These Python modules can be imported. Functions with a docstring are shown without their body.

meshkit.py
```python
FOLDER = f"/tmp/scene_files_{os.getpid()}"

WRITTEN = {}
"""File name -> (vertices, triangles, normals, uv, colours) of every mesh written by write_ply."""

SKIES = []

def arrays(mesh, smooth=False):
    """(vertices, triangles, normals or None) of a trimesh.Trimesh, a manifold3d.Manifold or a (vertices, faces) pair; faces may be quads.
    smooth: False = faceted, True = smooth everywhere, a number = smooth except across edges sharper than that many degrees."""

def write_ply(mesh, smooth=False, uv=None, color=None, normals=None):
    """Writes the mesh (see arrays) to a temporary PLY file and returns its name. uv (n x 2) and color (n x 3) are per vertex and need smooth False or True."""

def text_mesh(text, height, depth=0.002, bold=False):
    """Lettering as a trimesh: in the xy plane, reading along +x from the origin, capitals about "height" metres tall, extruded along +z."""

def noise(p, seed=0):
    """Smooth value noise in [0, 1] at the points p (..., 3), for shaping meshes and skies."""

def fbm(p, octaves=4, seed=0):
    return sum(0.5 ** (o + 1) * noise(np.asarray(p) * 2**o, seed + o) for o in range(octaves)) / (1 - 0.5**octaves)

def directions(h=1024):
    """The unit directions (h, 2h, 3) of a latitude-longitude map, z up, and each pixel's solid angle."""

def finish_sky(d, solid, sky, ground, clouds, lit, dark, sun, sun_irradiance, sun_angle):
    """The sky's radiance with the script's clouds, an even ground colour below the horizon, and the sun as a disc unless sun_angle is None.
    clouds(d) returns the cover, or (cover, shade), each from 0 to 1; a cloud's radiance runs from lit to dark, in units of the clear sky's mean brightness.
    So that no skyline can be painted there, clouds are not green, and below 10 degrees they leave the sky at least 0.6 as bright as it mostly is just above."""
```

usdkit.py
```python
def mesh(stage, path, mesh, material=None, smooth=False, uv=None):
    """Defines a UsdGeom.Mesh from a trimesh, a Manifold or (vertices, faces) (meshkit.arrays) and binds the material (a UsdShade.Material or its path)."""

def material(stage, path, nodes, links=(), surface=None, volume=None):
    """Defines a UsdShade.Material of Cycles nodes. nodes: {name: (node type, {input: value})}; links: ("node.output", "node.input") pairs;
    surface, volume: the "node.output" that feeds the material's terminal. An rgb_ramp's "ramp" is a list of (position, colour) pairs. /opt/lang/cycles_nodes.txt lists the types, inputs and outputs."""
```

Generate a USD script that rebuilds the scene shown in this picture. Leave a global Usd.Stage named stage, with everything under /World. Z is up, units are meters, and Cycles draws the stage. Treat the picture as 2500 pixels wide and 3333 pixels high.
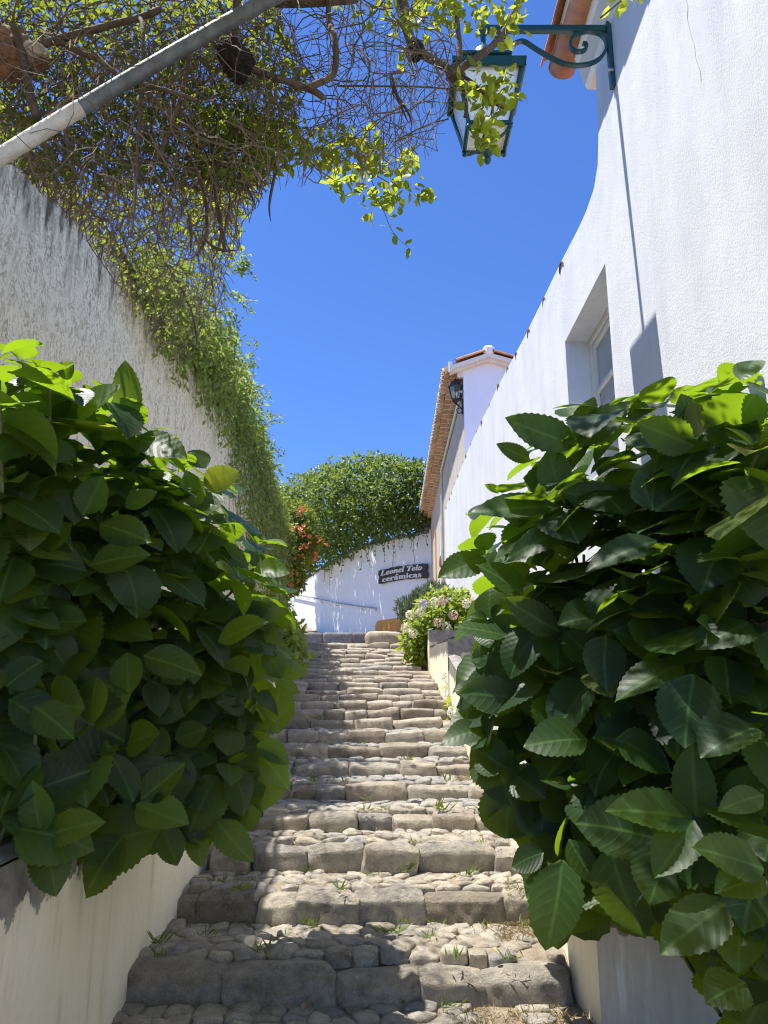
import math, glob
import numpy as np, trimesh, shapely
import usdkit, meshkit
from pxr import Usd, UsdGeom, UsdLux, UsdShade, Gf, Sdf
from shapely.geometry import Polygon, Point, box as sbox
from shapely import prepare, contains_xy, union_all, affinity

stage = Usd.Stage.CreateInMemory()
UsdGeom.SetStageUpAxis(stage, UsdGeom.Tokens.z)
UsdGeom.Xform.Define(stage, '/World'); UsdGeom.Scope.Define(stage, '/World/Looks')
rng = np.random.default_rng(7)

# ------------------------------------------------------------------ camera, sky, sun, exposure
EXPOSURE, SUN, SKY = 1.05, 1.15, 0.082
PITCH, EYE = math.radians(13.5), 1.5
SUN_EL, SUN_AZ = math.radians(71.0), math.radians(-10.0)      # from the left, a little beyond the viewer
cam = UsdGeom.Camera.Define(stage, '/World/camera')
cam.AddTranslateOp().Set((0, 0, EYE)); cam.AddRotateXOp().Set(90 + math.degrees(PITCH))
cam.CreateHorizontalApertureAttr(36.0); cam.CreateFocalLengthAttr(36.0)
cam.CreateClippingRangeAttr((0.05, 5000.0)); cam.CreateExposureAttr(EXPOSURE)
S = np.array([-math.cos(SUN_EL)*math.cos(SUN_AZ), -math.cos(SUN_EL)*math.sin(SUN_AZ), math.sin(SUN_EL)])
sun = UsdLux.DistantLight.Define(stage, '/World/sun')
sun.CreateIntensityAttr(SUN); sun.CreateAngleAttr(0.5); sun.CreateNormalizeAttr(True); sun.CreateColorAttr((1.0, 0.96, 0.90))
sx = np.cross([0, 1, 0], S); sx /= np.linalg.norm(sx); sy = np.cross(S, sx)
sun.AddTransformOp().Set(Gf.Matrix4d(*sx, 0, *sy, 0, *S, 0, 0, 0, 0, 1))
sky = UsdLux.DomeLight.Define(stage, '/World/sky')
sky.GetPrim().SetCustomDataByKey('label', 'clear deep blue midday sky above the alley')
sky.GetPrim().SetCustomDataByKey('kind', 'structure')
m = usdkit.material(stage, '/World/Looks/sky_air', {
    's': ('sky_texture', {'sky_type': 'single_scattering', 'sun_disc': False, 'sun_elevation': SUN_EL, 'sun_rotation': math.atan2(S[0], S[1]), 'altitude': 300.0, 'air_density': 1.15, 'aerosol_density': 0.35, 'ozone_density': 2.5}),
    'h': ('mix', {'mix_type': 'multiply', 'fac': 1.0, 'color2': (0.47, 0.715, 1.20)}),
    'b': ('background_shader', {'strength': SKY})}, [('s.color', 'h.color1'), ('h.color', 'b.color')], surface='b.background')
UsdShade.MaterialBindingAPI.Apply(sky.GetPrim()).Bind(m)

# ------------------------------------------------------------------ helpers
CP, SP = math.cos(PITCH), math.sin(PITCH)
def ray(px, py):
    u = (1666.5 - py)/2500.0; f = CP - u*SP
    return (px - 1250)/2500.0/f, (SP + u*CP)/f
def at(px, py, d):                                      # the point that lies d metres up the alley
    a, b = ray(px, py); return np.array([a*d, d, EYE + b*d])
def proj(p):
    p = np.atleast_2d(p); h = p[:, 2] - EYE; f = p[:, 1]*CP + h*SP
    return np.stack([1250 + 2500*p[:, 0]/f, 1666.5 - 2500*(-p[:, 1]*SP + h*CP)/f], 1)
used = {}
def numbered(path):
    n = used.get(path, 0); used[path] = n + 1
    return path if n == 0 else f'{path}_{n:03d}'
def tag(prim, label=None, cat=None, group=None, kind=None):
    prim = prim.GetPrim() if hasattr(prim, 'GetPrim') else prim
    for k, v in (('label', label), ('category', cat), ('group', group), ('kind', kind)):
        if v: prim.SetCustomDataByKey(k, v)
    return prim
def thing(name, label, cat=None, group=None, kind=None, loc=(0, 0, 0)):
    x = UsdGeom.Xform.Define(stage, numbered('/World/' + name))
    x.AddTranslateOp().Set(tuple(float(v) for v in loc))
    tag(x, label, cat, group, kind); return x.GetPrim()
def origin(parent):
    o = np.zeros(3)
    while parent is not None and parent.GetPath() != Sdf.Path('/World'):
        a = parent.GetAttribute('xformOp:translate')
        if a and a.Get() is not None: o += np.array(a.Get())
        parent = parent.GetParent()
    return o
def obj(name, mesh, mat, parent=None, smooth=False, uv=None, kind=None, label=None):
    """World-space mesh as one Mesh prim under parent (or /World)."""
    if isinstance(mesh, MB): mesh, uv = mesh.get(), (mesh.uvs() if uv is None else uv)
    if isinstance(mesh, trimesh.Trimesh): mesh = (np.array(mesh.vertices), np.array(mesh.faces))
    v = np.asarray(mesh[0], float)
    base = '/World' if parent is None else str(parent.GetPath())
    if parent is not None: v = v - origin(parent)
    p = usdkit.mesh(stage, numbered(base + '/' + name), (v, mesh[1]), M[mat] if isinstance(mat, str) else mat, smooth=smooth, uv=uv).GetPrim()
    tag(p, label, None, None, kind); return p
class MB:
    def __init__(s): s.v, s.f, s.u, s.n = [], [], [], 0
    def add(s, m, uv=None):
        if isinstance(m, trimesh.Trimesh): m = (np.array(m.vertices), np.array(m.faces))
        v, f = np.asarray(m[0], float), np.asarray(m[1], int)
        if f.shape[1] == 4: f = np.vstack([f[:, [0, 1, 2]], f[:, [0, 2, 3]]])
        s.v.append(v); s.f.append(f + s.n); s.n += len(v)
        if uv is not None: s.u.append(uv)
        return s
    def get(s): return np.vstack(s.v), np.vstack(s.f)
    def uvs(s): return np.vstack(s.u) if s.u and sum(map(len, s.u)) == s.n else None
def bx(x0, x1, y0, y1, z0, z1):
    b = trimesh.creation.box([abs(x1-x0), abs(y1-y0), abs(z1-z0)]); b.apply_translation([(x0+x1)/2, (y0+y1)/2, (z0+z1)/2]); return b
def bevel_box(x0, x1, y0, y1, z0, z1, r=0.01):
    c = np.array([(x0+x1)/2, (y0+y1)/2, (z0+z1)/2]); h = np.abs([x1-x0, y1-y0, z1-z0])/2
    P = []
    for a in range(3):
        e = h - r; e[a] = h[a]
        P += [e*np.array(s) for s in np.array(np.meshgrid([-1, 1], [-1, 1], [-1, 1])).T.reshape(-1, 3)]
    return trimesh.convex.convex_hull(np.array(P) + c)
def tube(pts, rad, sides=8, caps=True):
    p = np.asarray(pts, float); n = len(p); r = np.broadcast_to(np.asarray(rad, float), (n,))
    t = np.gradient(p, axis=0); t /= np.maximum(np.linalg.norm(t, axis=1, keepdims=True), 1e-9)
    a = np.cross(t[0], [0.3, 0.5, 0.81]); a /= np.linalg.norm(a); A = [a]
    for i in range(1, n):
        a = A[-1] - t[i]*np.dot(A[-1], t[i]); A.append(a/max(np.linalg.norm(a), 1e-9))
    A = np.array(A); B = np.cross(t, A); th = np.arange(sides)*2*np.pi/sides
    v = p[:, None] + r[:, None, None]*(A[:, None]*np.cos(th)[None, :, None] + B[:, None]*np.sin(th)[None, :, None])
    v = v.reshape(-1, 3); i = np.arange(n-1)[:, None]*sides; j = np.arange(sides)[None]; k = (j+1) % sides
    q = np.stack([i+j, i+k, i+sides+k, i+sides+j], -1).reshape(-1, 4)
    f = np.vstack([q[:, [0, 1, 2]], q[:, [0, 2, 3]]])
    if caps:
        v = np.vstack([v, p[:1], p[-1:]]); c0, c1 = n*sides, n*sides+1; jj = np.arange(sides); kk = (jj+1) % sides
        f = np.vstack([f, np.stack([np.full(sides, c0), kk, jj], 1), np.stack([np.full(sides, c1), (n-1)*sides+jj, (n-1)*sides+kk], 1)])
    return v, f
def strands(P, R, sides=3):
    """P (n,k,3) polylines, R (n,k) radii: one mesh of thin tubes."""
    n, k, _ = P.shape; t = np.gradient(P, axis=1); t /= np.maximum(np.linalg.norm(t, axis=2, keepdims=True), 1e-9)
    ref = np.tile(np.array([0.31, 0.77, 0.55]), (n, k, 1)); A = np.cross(t, ref); A /= np.maximum(np.linalg.norm(A, axis=2, keepdims=True), 1e-6); B = np.cross(t, A)
    th = np.arange(sides)*2*np.pi/sides
    v = P[:, :, None] + R[:, :, None, None]*(A[:, :, None]*np.cos(th)[None, None, :, None] + B[:, :, None]*np.sin(th)[None, None, :, None])
    o = (np.arange(n)[:, None, None]*k + np.arange(k-1)[None, :, None])*sides; j = np.arange(sides)[None, None]; kk = (j+1) % sides
    q = np.stack([o+j, o+kk, o+sides+kk, o+sides+j], -1).reshape(-1, 4)
    return v.reshape(-1, 3), np.vstack([q[:, [0, 1, 2]], q[:, [0, 2, 3]]])
def unit(a): a = np.asarray(a, float); return a/np.maximum(np.linalg.norm(a, axis=-1, keepdims=True), 1e-9)
def leafcloud(P, D, N, L, W=0.55, fold=0.12, seed=0):
    """Small pointed leaves of four triangles: base P, direction D, normal N, length L."""
    D = unit(D); N = unit(N - D*np.sum(N*D, 1, keepdims=True)); E = np.cross(N, D); L = np.asarray(L)[:, None]; h = L*W*0.5
    mid = P + D*L*0.45 - N*L*fold; le = P + D*L*0.42 + E*h; ri = P + D*L*0.42 - E*h; tip = P + D*L - N*L*fold*0.8
    v = np.stack([P, le, mid, ri, tip], 1).reshape(-1, 3); o = (np.arange(len(P))*5)[:, None, None]
    f = (np.array([[0, 2, 1], [0, 3, 2], [1, 2, 4], [2, 3, 4]])[None] + o).reshape(-1, 3)
    return v, f
def lath(profile, n=16, c=(0, 0, 0)):
    return trimesh.creation.revolve(np.array(profile, float), sections=n).apply_translation(c)
def fbm(p, s=1.0): return meshkit.fbm(np.asarray(p)*s)
def noise(p, s=1.0): return meshkit.noise(np.asarray(p)*s)
def interp(d, xs, ys): return np.interp(d, xs, ys)

# ------------------------------------------------------------------ materials
M = {}
def mat(name, nodes, links=(), surface='p.BSDF'):
    M[name] = usdkit.material(stage, '/World/Looks/' + name, nodes, links, surface=surface)
def plain(name, col, rough=0.6, var=0.15, scale=8.0, bump=0.0, bscale=60.0, metallic=0.0, spec=0.5, per_object=0.0):
    c = np.array(col)
    nodes = {'g': ('geometry', {}), 'n': ('noise_texture', {'scale': scale, 'detail': 5.0, 'roughness': 0.6}),
             'r': ('rgb_ramp', {'ramp': [(0.25, c*(1-var)), (0.75, np.minimum(c*(1+var), 0.95))]}),
             'p': ('principled_bsdf', {'roughness': rough, 'metallic': metallic, 'specular_ior_level': spec})}
    links = [('g.position', 'n.vector'), ('n.fac', 'r.fac')]
    out = 'r.color'
    if per_object:
        nodes['o'] = ('object_info', {}); nodes['mr'] = ('map_range', {'to_min': 1-per_object, 'to_max': 1+per_object})
        nodes['h'] = ('hsv', {}); links += [('o.random', 'mr.value'), ('mr.result', 'h.value'), ('r.color', 'h.color')]; out = 'h.color'
    links.append((out, 'p.base_color'))
    if bump:
        nodes['n2'] = ('noise_texture', {'scale': bscale, 'detail': 4.0}); nodes['b'] = ('bump', {'strength': bump, 'distance': 0.01})
        links += [('g.position', 'n2.vector'), ('n2.fac', 'b.height'), ('b.normal', 'p.normal')]
    mat(name, nodes, links)
def stone(name, cols, bump=0.5):
    """Per-stone tone from cols, with lichen mottling and grain."""
    mat(name, {'g': ('geometry', {}), 'o': ('object_info', {}), 'rc': ('rgb_ramp', {'ramp': cols}),
        'n': ('noise_texture', {'scale': 9.0, 'detail': 8.0, 'roughness': 0.7}), 'rn': ('rgb_ramp', {'ramp': [(0.3, (0.42, 0.42, 0.43)), (0.45, (0.85, 0.84, 0.82)), (0.55, (1.05, 1.03, 1.0)), (0.72, (1.35, 1.32, 1.22))]}),
        'x': ('mix', {'mix_type': 'multiply', 'fac': 1.0}),
        'n3': ('noise_texture', {'scale': 150.0, 'detail': 3.0, 'roughness': 0.7}), 'r3': ('rgb_ramp', {'ramp': [(0.35, (0.7, 0.7, 0.7)), (0.65, (1.2, 1.2, 1.2))]}), 'x3': ('mix', {'mix_type': 'multiply', 'fac': 0.75}),
        'n2': ('noise_texture', {'scale': 38.0, 'detail': 7.0, 'roughness': 0.75}), 'b': ('bump', {'strength': bump, 'distance': 0.024}),
        'p': ('principled_bsdf', {'roughness': 0.85, 'specular_ior_level': 0.3})},
        [('o.random', 'rc.fac'), ('g.position', 'n.vector'), ('n.fac', 'rn.fac'), ('rc.color', 'x.color1'), ('rn.color', 'x.color2'),
         ('g.position', 'n3.vector'), ('n3.fac', 'r3.fac'), ('x.color', 'x3.color1'), ('r3.color', 'x3.color2'), ('x3.color', 'p.base_color'),
         ('g.position', 'n2.vector'), ('n2.fac', 'b.height'), ('b.normal', 'p.normal')])
stone('riser_granite', [(0.0, (0.29, 0.25, 0.20)), (0.35, (0.47, 0.41, 0.33)), (0.6, (0.40, 0.365, 0.31)), (0.85, (0.52, 0.46, 0.37)), (1.0, (0.31, 0.295, 0.275))], 1.3)
stone('cobble_granite', [(0.0, (0.40, 0.35, 0.28)), (0.3, (0.51, 0.455, 0.37)), (0.55, (0.43, 0.40, 0.35)), (0.75, (0.54, 0.485, 0.395)), (1.0, (0.33, 0.325, 0.315))], 1.1)
stone('dark_stone', [(0.0, (0.15, 0.145, 0.14)), (1.0, (0.27, 0.26, 0.25))], 0.6)
plain('dirt', (0.23, 0.185, 0.13), 0.95, 0.35, 14.0, 0.8, 90.0)
plain('soil', (0.09, 0.065, 0.045), 0.95, 0.35, 14.0, 0.8, 60.0)
plain('mortar_white', (0.72, 0.69, 0.62), 0.9, 0.10, 6.0, 0.4, 60.0)
plain('cream', (0.74, 0.68, 0.55), 0.85, 0.06, 3.0, 0.2, 60.0)
plain('smooth_white', (0.80, 0.80, 0.79), 0.85, 0.05, 2.0, 0.25, 40.0)
plain('terracotta', (0.40, 0.17, 0.09), 0.8, 0.35, 9.0, 0.3, 80.0, per_object=0.25)
plain('old_tile', (0.22, 0.13, 0.09), 0.9, 0.5, 14.0, 0.4, 80.0, per_object=0.3)
plain('eave_tile', (0.58, 0.42, 0.29), 0.85, 0.3, 7.0, 0.3, 60.0, per_object=0.25)
plain('tan_render', (0.50, 0.43, 0.34), 0.9, 0.15, 2.5, 0.3, 40.0)
plain('brick_red', (0.48, 0.29, 0.18), 0.9, 0.25, 12.0, 0.4, 80.0, per_object=0.22)
plain('lantern_green', (0.009, 0.062, 0.056), 0.32, 0.2, 20.0)
plain('black_iron', (0.018, 0.018, 0.022), 0.4, 0.2, 20.0)
plain('steel_bolt', (0.55, 0.55, 0.55), 0.35, 0.1, 20.0, metallic=1.0)
plain('milky_glass', (0.88, 0.90, 0.90), 0.25, 0.03, 6.0)
plain('window_paint', (0.70, 0.68, 0.62), 0.5, 0.08, 10.0)
plain('curtain', (0.82, 0.83, 0.83), 0.9, 0.1, 5.0)
plain('pipe_zinc', (0.15, 0.165, 0.18), 0.6, 0.4, 22.0, 0.2, 120.0, metallic=0.35)
plain('pipe_white', (0.58, 0.56, 0.52), 0.7, 0.2, 25.0, 0.4, 90.0)
plain('downpipe_paint', (0.52, 0.56, 0.47), 0.5, 0.1, 4.0)
plain('rail_grey', (0.30, 0.32, 0.34), 0.45, 0.2, 8.0, metallic=0.3)
plain('ochre_paint', (0.62, 0.30, 0.07), 0.85, 0.1, 3.0, 0.2, 40.0)
plain('sign_wood', (0.055, 0.035, 0.028), 0.7, 0.5, 6.0, 0.5, 40.0)
plain('sign_letter', (0.72, 0.70, 0.66), 0.7, 0.08, 20.0)
plain('bark', (0.12, 0.085, 0.06), 0.9, 0.5, 30.0, 1.0, 110.0)
plain('bark_dark', (0.025, 0.02, 0.017), 0.95, 0.5, 30.0, 1.0, 90.0)
plain('twig', (0.15, 0.105, 0.075), 0.85, 0.45, 6.0)
plain('cut_wood', (0.45, 0.39, 0.31), 0.85, 0.35, 30.0, 0.8, 60.0)
plain('rotten_wood', (0.24, 0.13, 0.085), 0.95, 0.6, 25.0, 1.0, 50.0)
plain('pod_brown', (0.07, 0.045, 0.035), 0.6, 0.3, 20.0)
plain('stem_green', (0.13, 0.15, 0.05), 0.6, 0.4, 12.0)
plain('petal_cream', (0.80, 0.74, 0.54), 0.8, 0.2, 30.0, per_object=0.1)
plain('petal_pink', (0.74, 0.56, 0.44), 0.8, 0.25, 30.0, per_object=0.1)
plain('petal_lilac', (0.58, 0.52, 0.66), 0.8, 0.2, 30.0)
plain('petal_white', (0.80, 0.80, 0.72), 0.8, 0.1, 30.0)
plain('petal_orange', (0.88, 0.21, 0.06), 0.6, 0.3, 12.0)
def leafmat(name, dark, light, trans, tfac=0.4, rough=0.5, spec=0.4):
    mat(name, {'g': ('geometry', {}), 'n': ('noise_texture', {'scale': 1.7, 'detail': 2.0}), 'a': ('math', {'math_type': 'add'}), 'k': ('math', {'math_type': 'multiply', 'value2': 0.5}),
        'r': ('rgb_ramp', {'ramp': [(0.2, dark), (0.8, light)]}), 'rt': ('rgb_ramp', {'ramp': [(0.2, np.array(trans)*0.7), (0.8, trans)]}),
        'p': ('principled_bsdf', {'roughness': rough, 'specular_ior_level': spec}), 't': ('translucent_bsdf', {}), 'x': ('mix_closure', {'fac': tfac})},
        [('g.position', 'n.vector'), ('g.random_per_island', 'a.value1'), ('n.fac', 'a.value2'), ('a.value', 'k.value1'), ('k.value', 'r.fac'), ('k.value', 'rt.fac'),
         ('r.color', 'p.base_color'), ('rt.color', 't.color'), ('p.BSDF', 'x.closure1'), ('t.BSDF', 'x.closure2')], surface='x.closure')
try:
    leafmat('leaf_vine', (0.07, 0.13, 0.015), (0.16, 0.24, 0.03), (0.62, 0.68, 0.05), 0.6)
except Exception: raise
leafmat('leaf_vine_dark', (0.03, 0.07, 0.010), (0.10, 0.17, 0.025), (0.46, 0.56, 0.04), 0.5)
leafmat('leaf_hedge', (0.03, 0.075, 0.012), (0.23, 0.31, 0.055), (0.44, 0.58, 0.07), 0.38)
leafmat('leaf_hanging', (0.15, 0.23, 0.05), (0.30, 0.40, 0.10), (0.60, 0.72, 0.14), 0.5)
leafmat('leaf_trumpet', (0.08, 0.15, 0.02), (0.18, 0.26, 0.03), (0.50, 0.55, 0.05), 0.4)
leafmat('leaf_lavender', (0.13, 0.18, 0.10), (0.24, 0.30, 0.18), (0.25, 0.32, 0.15), 0.25)
leafmat('leaf_bright', (0.16, 0.27, 0.03), (0.34, 0.44, 0.06), (0.62, 0.70, 0.08), 0.45)
leafmat('grass_blade', (0.12, 0.19, 0.03), (0.26, 0.34, 0.07), (0.40, 0.50, 0.10), 0.35)
leafmat('dry_grass', (0.30, 0.23, 0.11), (0.46, 0.37, 0.20), (0.40, 0.32, 0.15), 0.25)
leafmat('dead_leaf', (0.34, 0.24, 0.10), (0.52, 0.40, 0.20), (0.3, 0.2, 0.1), 0.2)
def hydrangea_mat(name, dark, light, trans):
    """Broad leaf: pale midrib and side veins, quilted between them. UV: x across (0.5 on the midrib), y along."""
    mat(name, {'tc': ('texture_coordinate', {}), 's': ('separate_xyz', {}), 'o': ('object_info', {}), 'g': ('geometry', {}),
        'u1': ('math', {'math_type': 'subtract', 'value2': 0.5}), 'u2': ('math', {'math_type': 'absolute'}),
        'v9': ('math', {'math_type': 'multiply', 'value2': 7.2}), 'u3': ('math', {'math_type': 'multiply', 'value2': 2.6}), 'uq': ('math', {'math_type': 'multiply'}), 'u4': ('math', {'math_type': 'multiply_add', 'value2': 10.0}), 'ph': ('math', {'math_type': 'subtract'}),
        'pp': ('math', {'math_type': 'pingpong', 'value2': 0.5}),
        'vr': ('rgb_ramp', {'ramp': [(0.0, (1, 1, 1)), (0.025, (0.6, 0.6, 0.6)), (0.065, (0, 0, 0)), (1.0, (0, 0, 0))]}),
        'mr': ('rgb_ramp', {'ramp': [(0.0, (1, 1, 1)), (0.012, (0.9, 0.9, 0.9)), (0.028, (0, 0, 0)), (1.0, (0, 0, 0))]}),
        'mx': ('math', {'math_type': 'maximum'}), 'vk': ('math', {'math_type': 'multiply', 'value2': 0.62}),
        'n': ('noise_texture', {'scale': 5.0, 'detail': 3.0}), 'rnd': ('math', {'math_type': 'multiply_add', 'value2': 0.7}), 'nk': ('math', {'math_type': 'multiply', 'value2': 0.35}),
        'r': ('rgb_ramp', {'ramp': [(0.1, dark), (0.9, light)]}), 'cv': ('mix', {'color2': (0.09, 0.18, 0.05)}),
        'rt': ('rgb_ramp', {'ramp': [(0.1, np.array(trans)*0.6), (0.9, trans)]}),
        'bh': ('math', {'math_type': 'multiply', 'value2': 1.0}), 'nb': ('noise_texture', {'scale': 60.0, 'detail': 2.0}), 'nbk': ('math', {'math_type': 'multiply', 'value2': 0.35}), 'ba': ('math', {'math_type': 'add'}),
        'b': ('bump', {'strength': 0.22, 'distance': 0.006}),
        'p': ('principled_bsdf', {'roughness': 0.44, 'specular_ior_level': 0.34}), 't': ('translucent_bsdf', {}), 'x': ('mix_closure', {'fac': 0.42})},
        [('tc.UV', 's.vector'), ('s.x', 'u1.value1'), ('u1.value', 'u2.value1'), ('s.y', 'v9.value1'), ('u2.value', 'u3.value1'), ('u2.value', 'uq.value1'), ('u2.value', 'uq.value2'), ('uq.value', 'u4.value1'), ('u3.value', 'u4.value3'), ('v9.value', 'ph.value1'), ('u4.value', 'ph.value2'), ('ph.value', 'pp.value1'),
         ('pp.value', 'vr.fac'), ('u2.value', 'mr.fac'), ('vr.color', 'mx.value1'), ('mr.color', 'mx.value2'), ('mx.value', 'vk.value1'), ('vk.value', 'cv.fac'),
         ('g.position', 'n.vector'), ('o.random', 'rnd.value1'), ('n.fac', 'nk.value1'), ('nk.value', 'rnd.value3'), ('rnd.value', 'r.fac'), ('rnd.value', 'rt.fac'), ('r.color', 'cv.color1'), ('cv.color', 'p.base_color'), ('rt.color', 't.color'),
         ('pp.value', 'bh.value1'), ('g.position', 'nb.vector'), ('nb.fac', 'nbk.value1'), ('bh.value', 'ba.value1'), ('nbk.value', 'ba.value2'), ('ba.value', 'b.height'), ('b.normal', 'p.normal'),
         ('p.BSDF', 'x.closure1'), ('t.BSDF', 'x.closure2')], surface='x.closure')
hydrangea_mat('hydrangea_leaf', (0.006, 0.022, 0.011), (0.024, 0.060, 0.016), (0.38, 0.60, 0.018))
hydrangea_mat('hydrangea_leaf_pale', (0.03, 0.065, 0.012), (0.11, 0.125, 0.02), (0.50, 0.58, 0.03))
mat('stucco', {'g': ('geometry', {}), 'mz': ('mapping', {'scale': (1.0, 1.0, 0.3)}), 'n': ('noise_texture', {'scale': 2.6, 'detail': 7.0, 'roughness': 0.65}), 'r': ('rgb_ramp', {'ramp': [(0.3, (0.62, 0.63, 0.65)), (0.5, (0.70, 0.71, 0.73)), (0.65, (0.75, 0.76, 0.78))]}),
    'n2': ('noise_texture', {'scale': 85.0, 'detail': 6.0, 'roughness': 0.7}), 'n3': ('noise_texture', {'scale': 4.0, 'detail': 3.0}), 'k3': ('math', {'math_type': 'multiply', 'value2': 1.5}), 'a': ('math', {'math_type': 'add'}),
    'b': ('bump', {'strength': 0.65, 'distance': 0.008}), 'p': ('principled_bsdf', {'roughness': 0.9, 'specular_ior_level': 0.25})},
    [('g.position', 'mz.vector'), ('mz.vector', 'n.vector'), ('n.fac', 'r.fac'), ('r.color', 'p.base_color'), ('g.position', 'n2.vector'), ('g.position', 'n3.vector'), ('n3.fac', 'k3.value1'), ('n2.fac', 'a.value1'), ('k3.value', 'a.value2'), ('a.value', 'b.height'), ('b.normal', 'p.normal')])
# old lime wash: pale flakes over grey-brown render, washed down in streaks, black along the top (UV y counts metres below the top)
mat('old_limewash', {'g': ('geometry', {}), 'tc': ('texture_coordinate', {}), 's': ('separate_xyz', {}),
    'mp': ('mapping', {'scale': (1.0, 1.0, 0.72)}), 'n': ('noise_texture', {'scale': 21.0, 'detail': 9.0, 'roughness': 0.74, 'distortion': 1.3}), 'r': ('rgb_ramp', {'ramp': [(0.42, (0, 0, 0)), (0.48, (0.35, 0.35, 0.35)), (0.51, (0.95, 0.95, 0.95)), (0.6, (1, 1, 1))]}),
    'mp2': ('mapping', {'scale': (1.0, 1.0, 0.2)}), 'n2': ('noise_texture', {'scale': 6.0, 'detail': 5.0, 'roughness': 0.6}), 'r2': ('rgb_ramp', {'ramp': [(0.3, (0.36, 0.29, 0.17)), (0.5, (0.56, 0.47, 0.31)), (0.7, (0.76, 0.67, 0.46))]}),
    'c': ('mix', {'color2': (0.88, 0.785, 0.56)}), 'mpt': ('mapping', {'scale': (1.0, 1.0, 0.3)}), 'nt': ('noise_texture', {'scale': 6.0, 'detail': 6.0, 'roughness': 0.65}),
    'kt': ('math', {'math_type': 'multiply', 'value2': 2.6}), 'st': ('math', {'math_type': 'subtract'}), 'rt': ('rgb_ramp', {'ramp': [(0.0, (0.16, 0.15, 0.13)), (0.35, (0.75, 0.75, 0.73)), (0.6, (1, 1, 1)), (1.0, (1, 1, 1))]}), 'yk': ('math', {'math_type': 'multiply_add', 'value2': 1.0, 'value3': 1.27}),
    'm': ('mix', {'mix_type': 'multiply', 'fac': 1.0}), 'b': ('bump', {'strength': 0.7, 'distance': 0.01}),
    'p': ('principled_bsdf', {'roughness': 0.92, 'specular_ior_level': 0.2})},
    [('g.position', 'mp.vector'), ('mp.vector', 'n.vector'), ('n.fac', 'r.fac'), ('g.position', 'mp2.vector'), ('mp2.vector', 'n2.vector'), ('n2.fac', 'r2.fac'), ('r.color', 'c.fac'), ('r2.color', 'c.color1'),
     ('tc.UV', 's.vector'), ('g.position', 'mpt.vector'), ('mpt.vector', 'nt.vector'), ('nt.fac', 'kt.value1'), ('s.y', 'yk.value1'), ('yk.value', 'st.value1'), ('kt.value', 'st.value2'), ('st.value', 'rt.fac'),
     ('c.color', 'm.color1'), ('rt.color', 'm.color2'), ('m.color', 'p.base_color'), ('n.fac', 'b.height'), ('b.normal', 'p.normal')])
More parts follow.
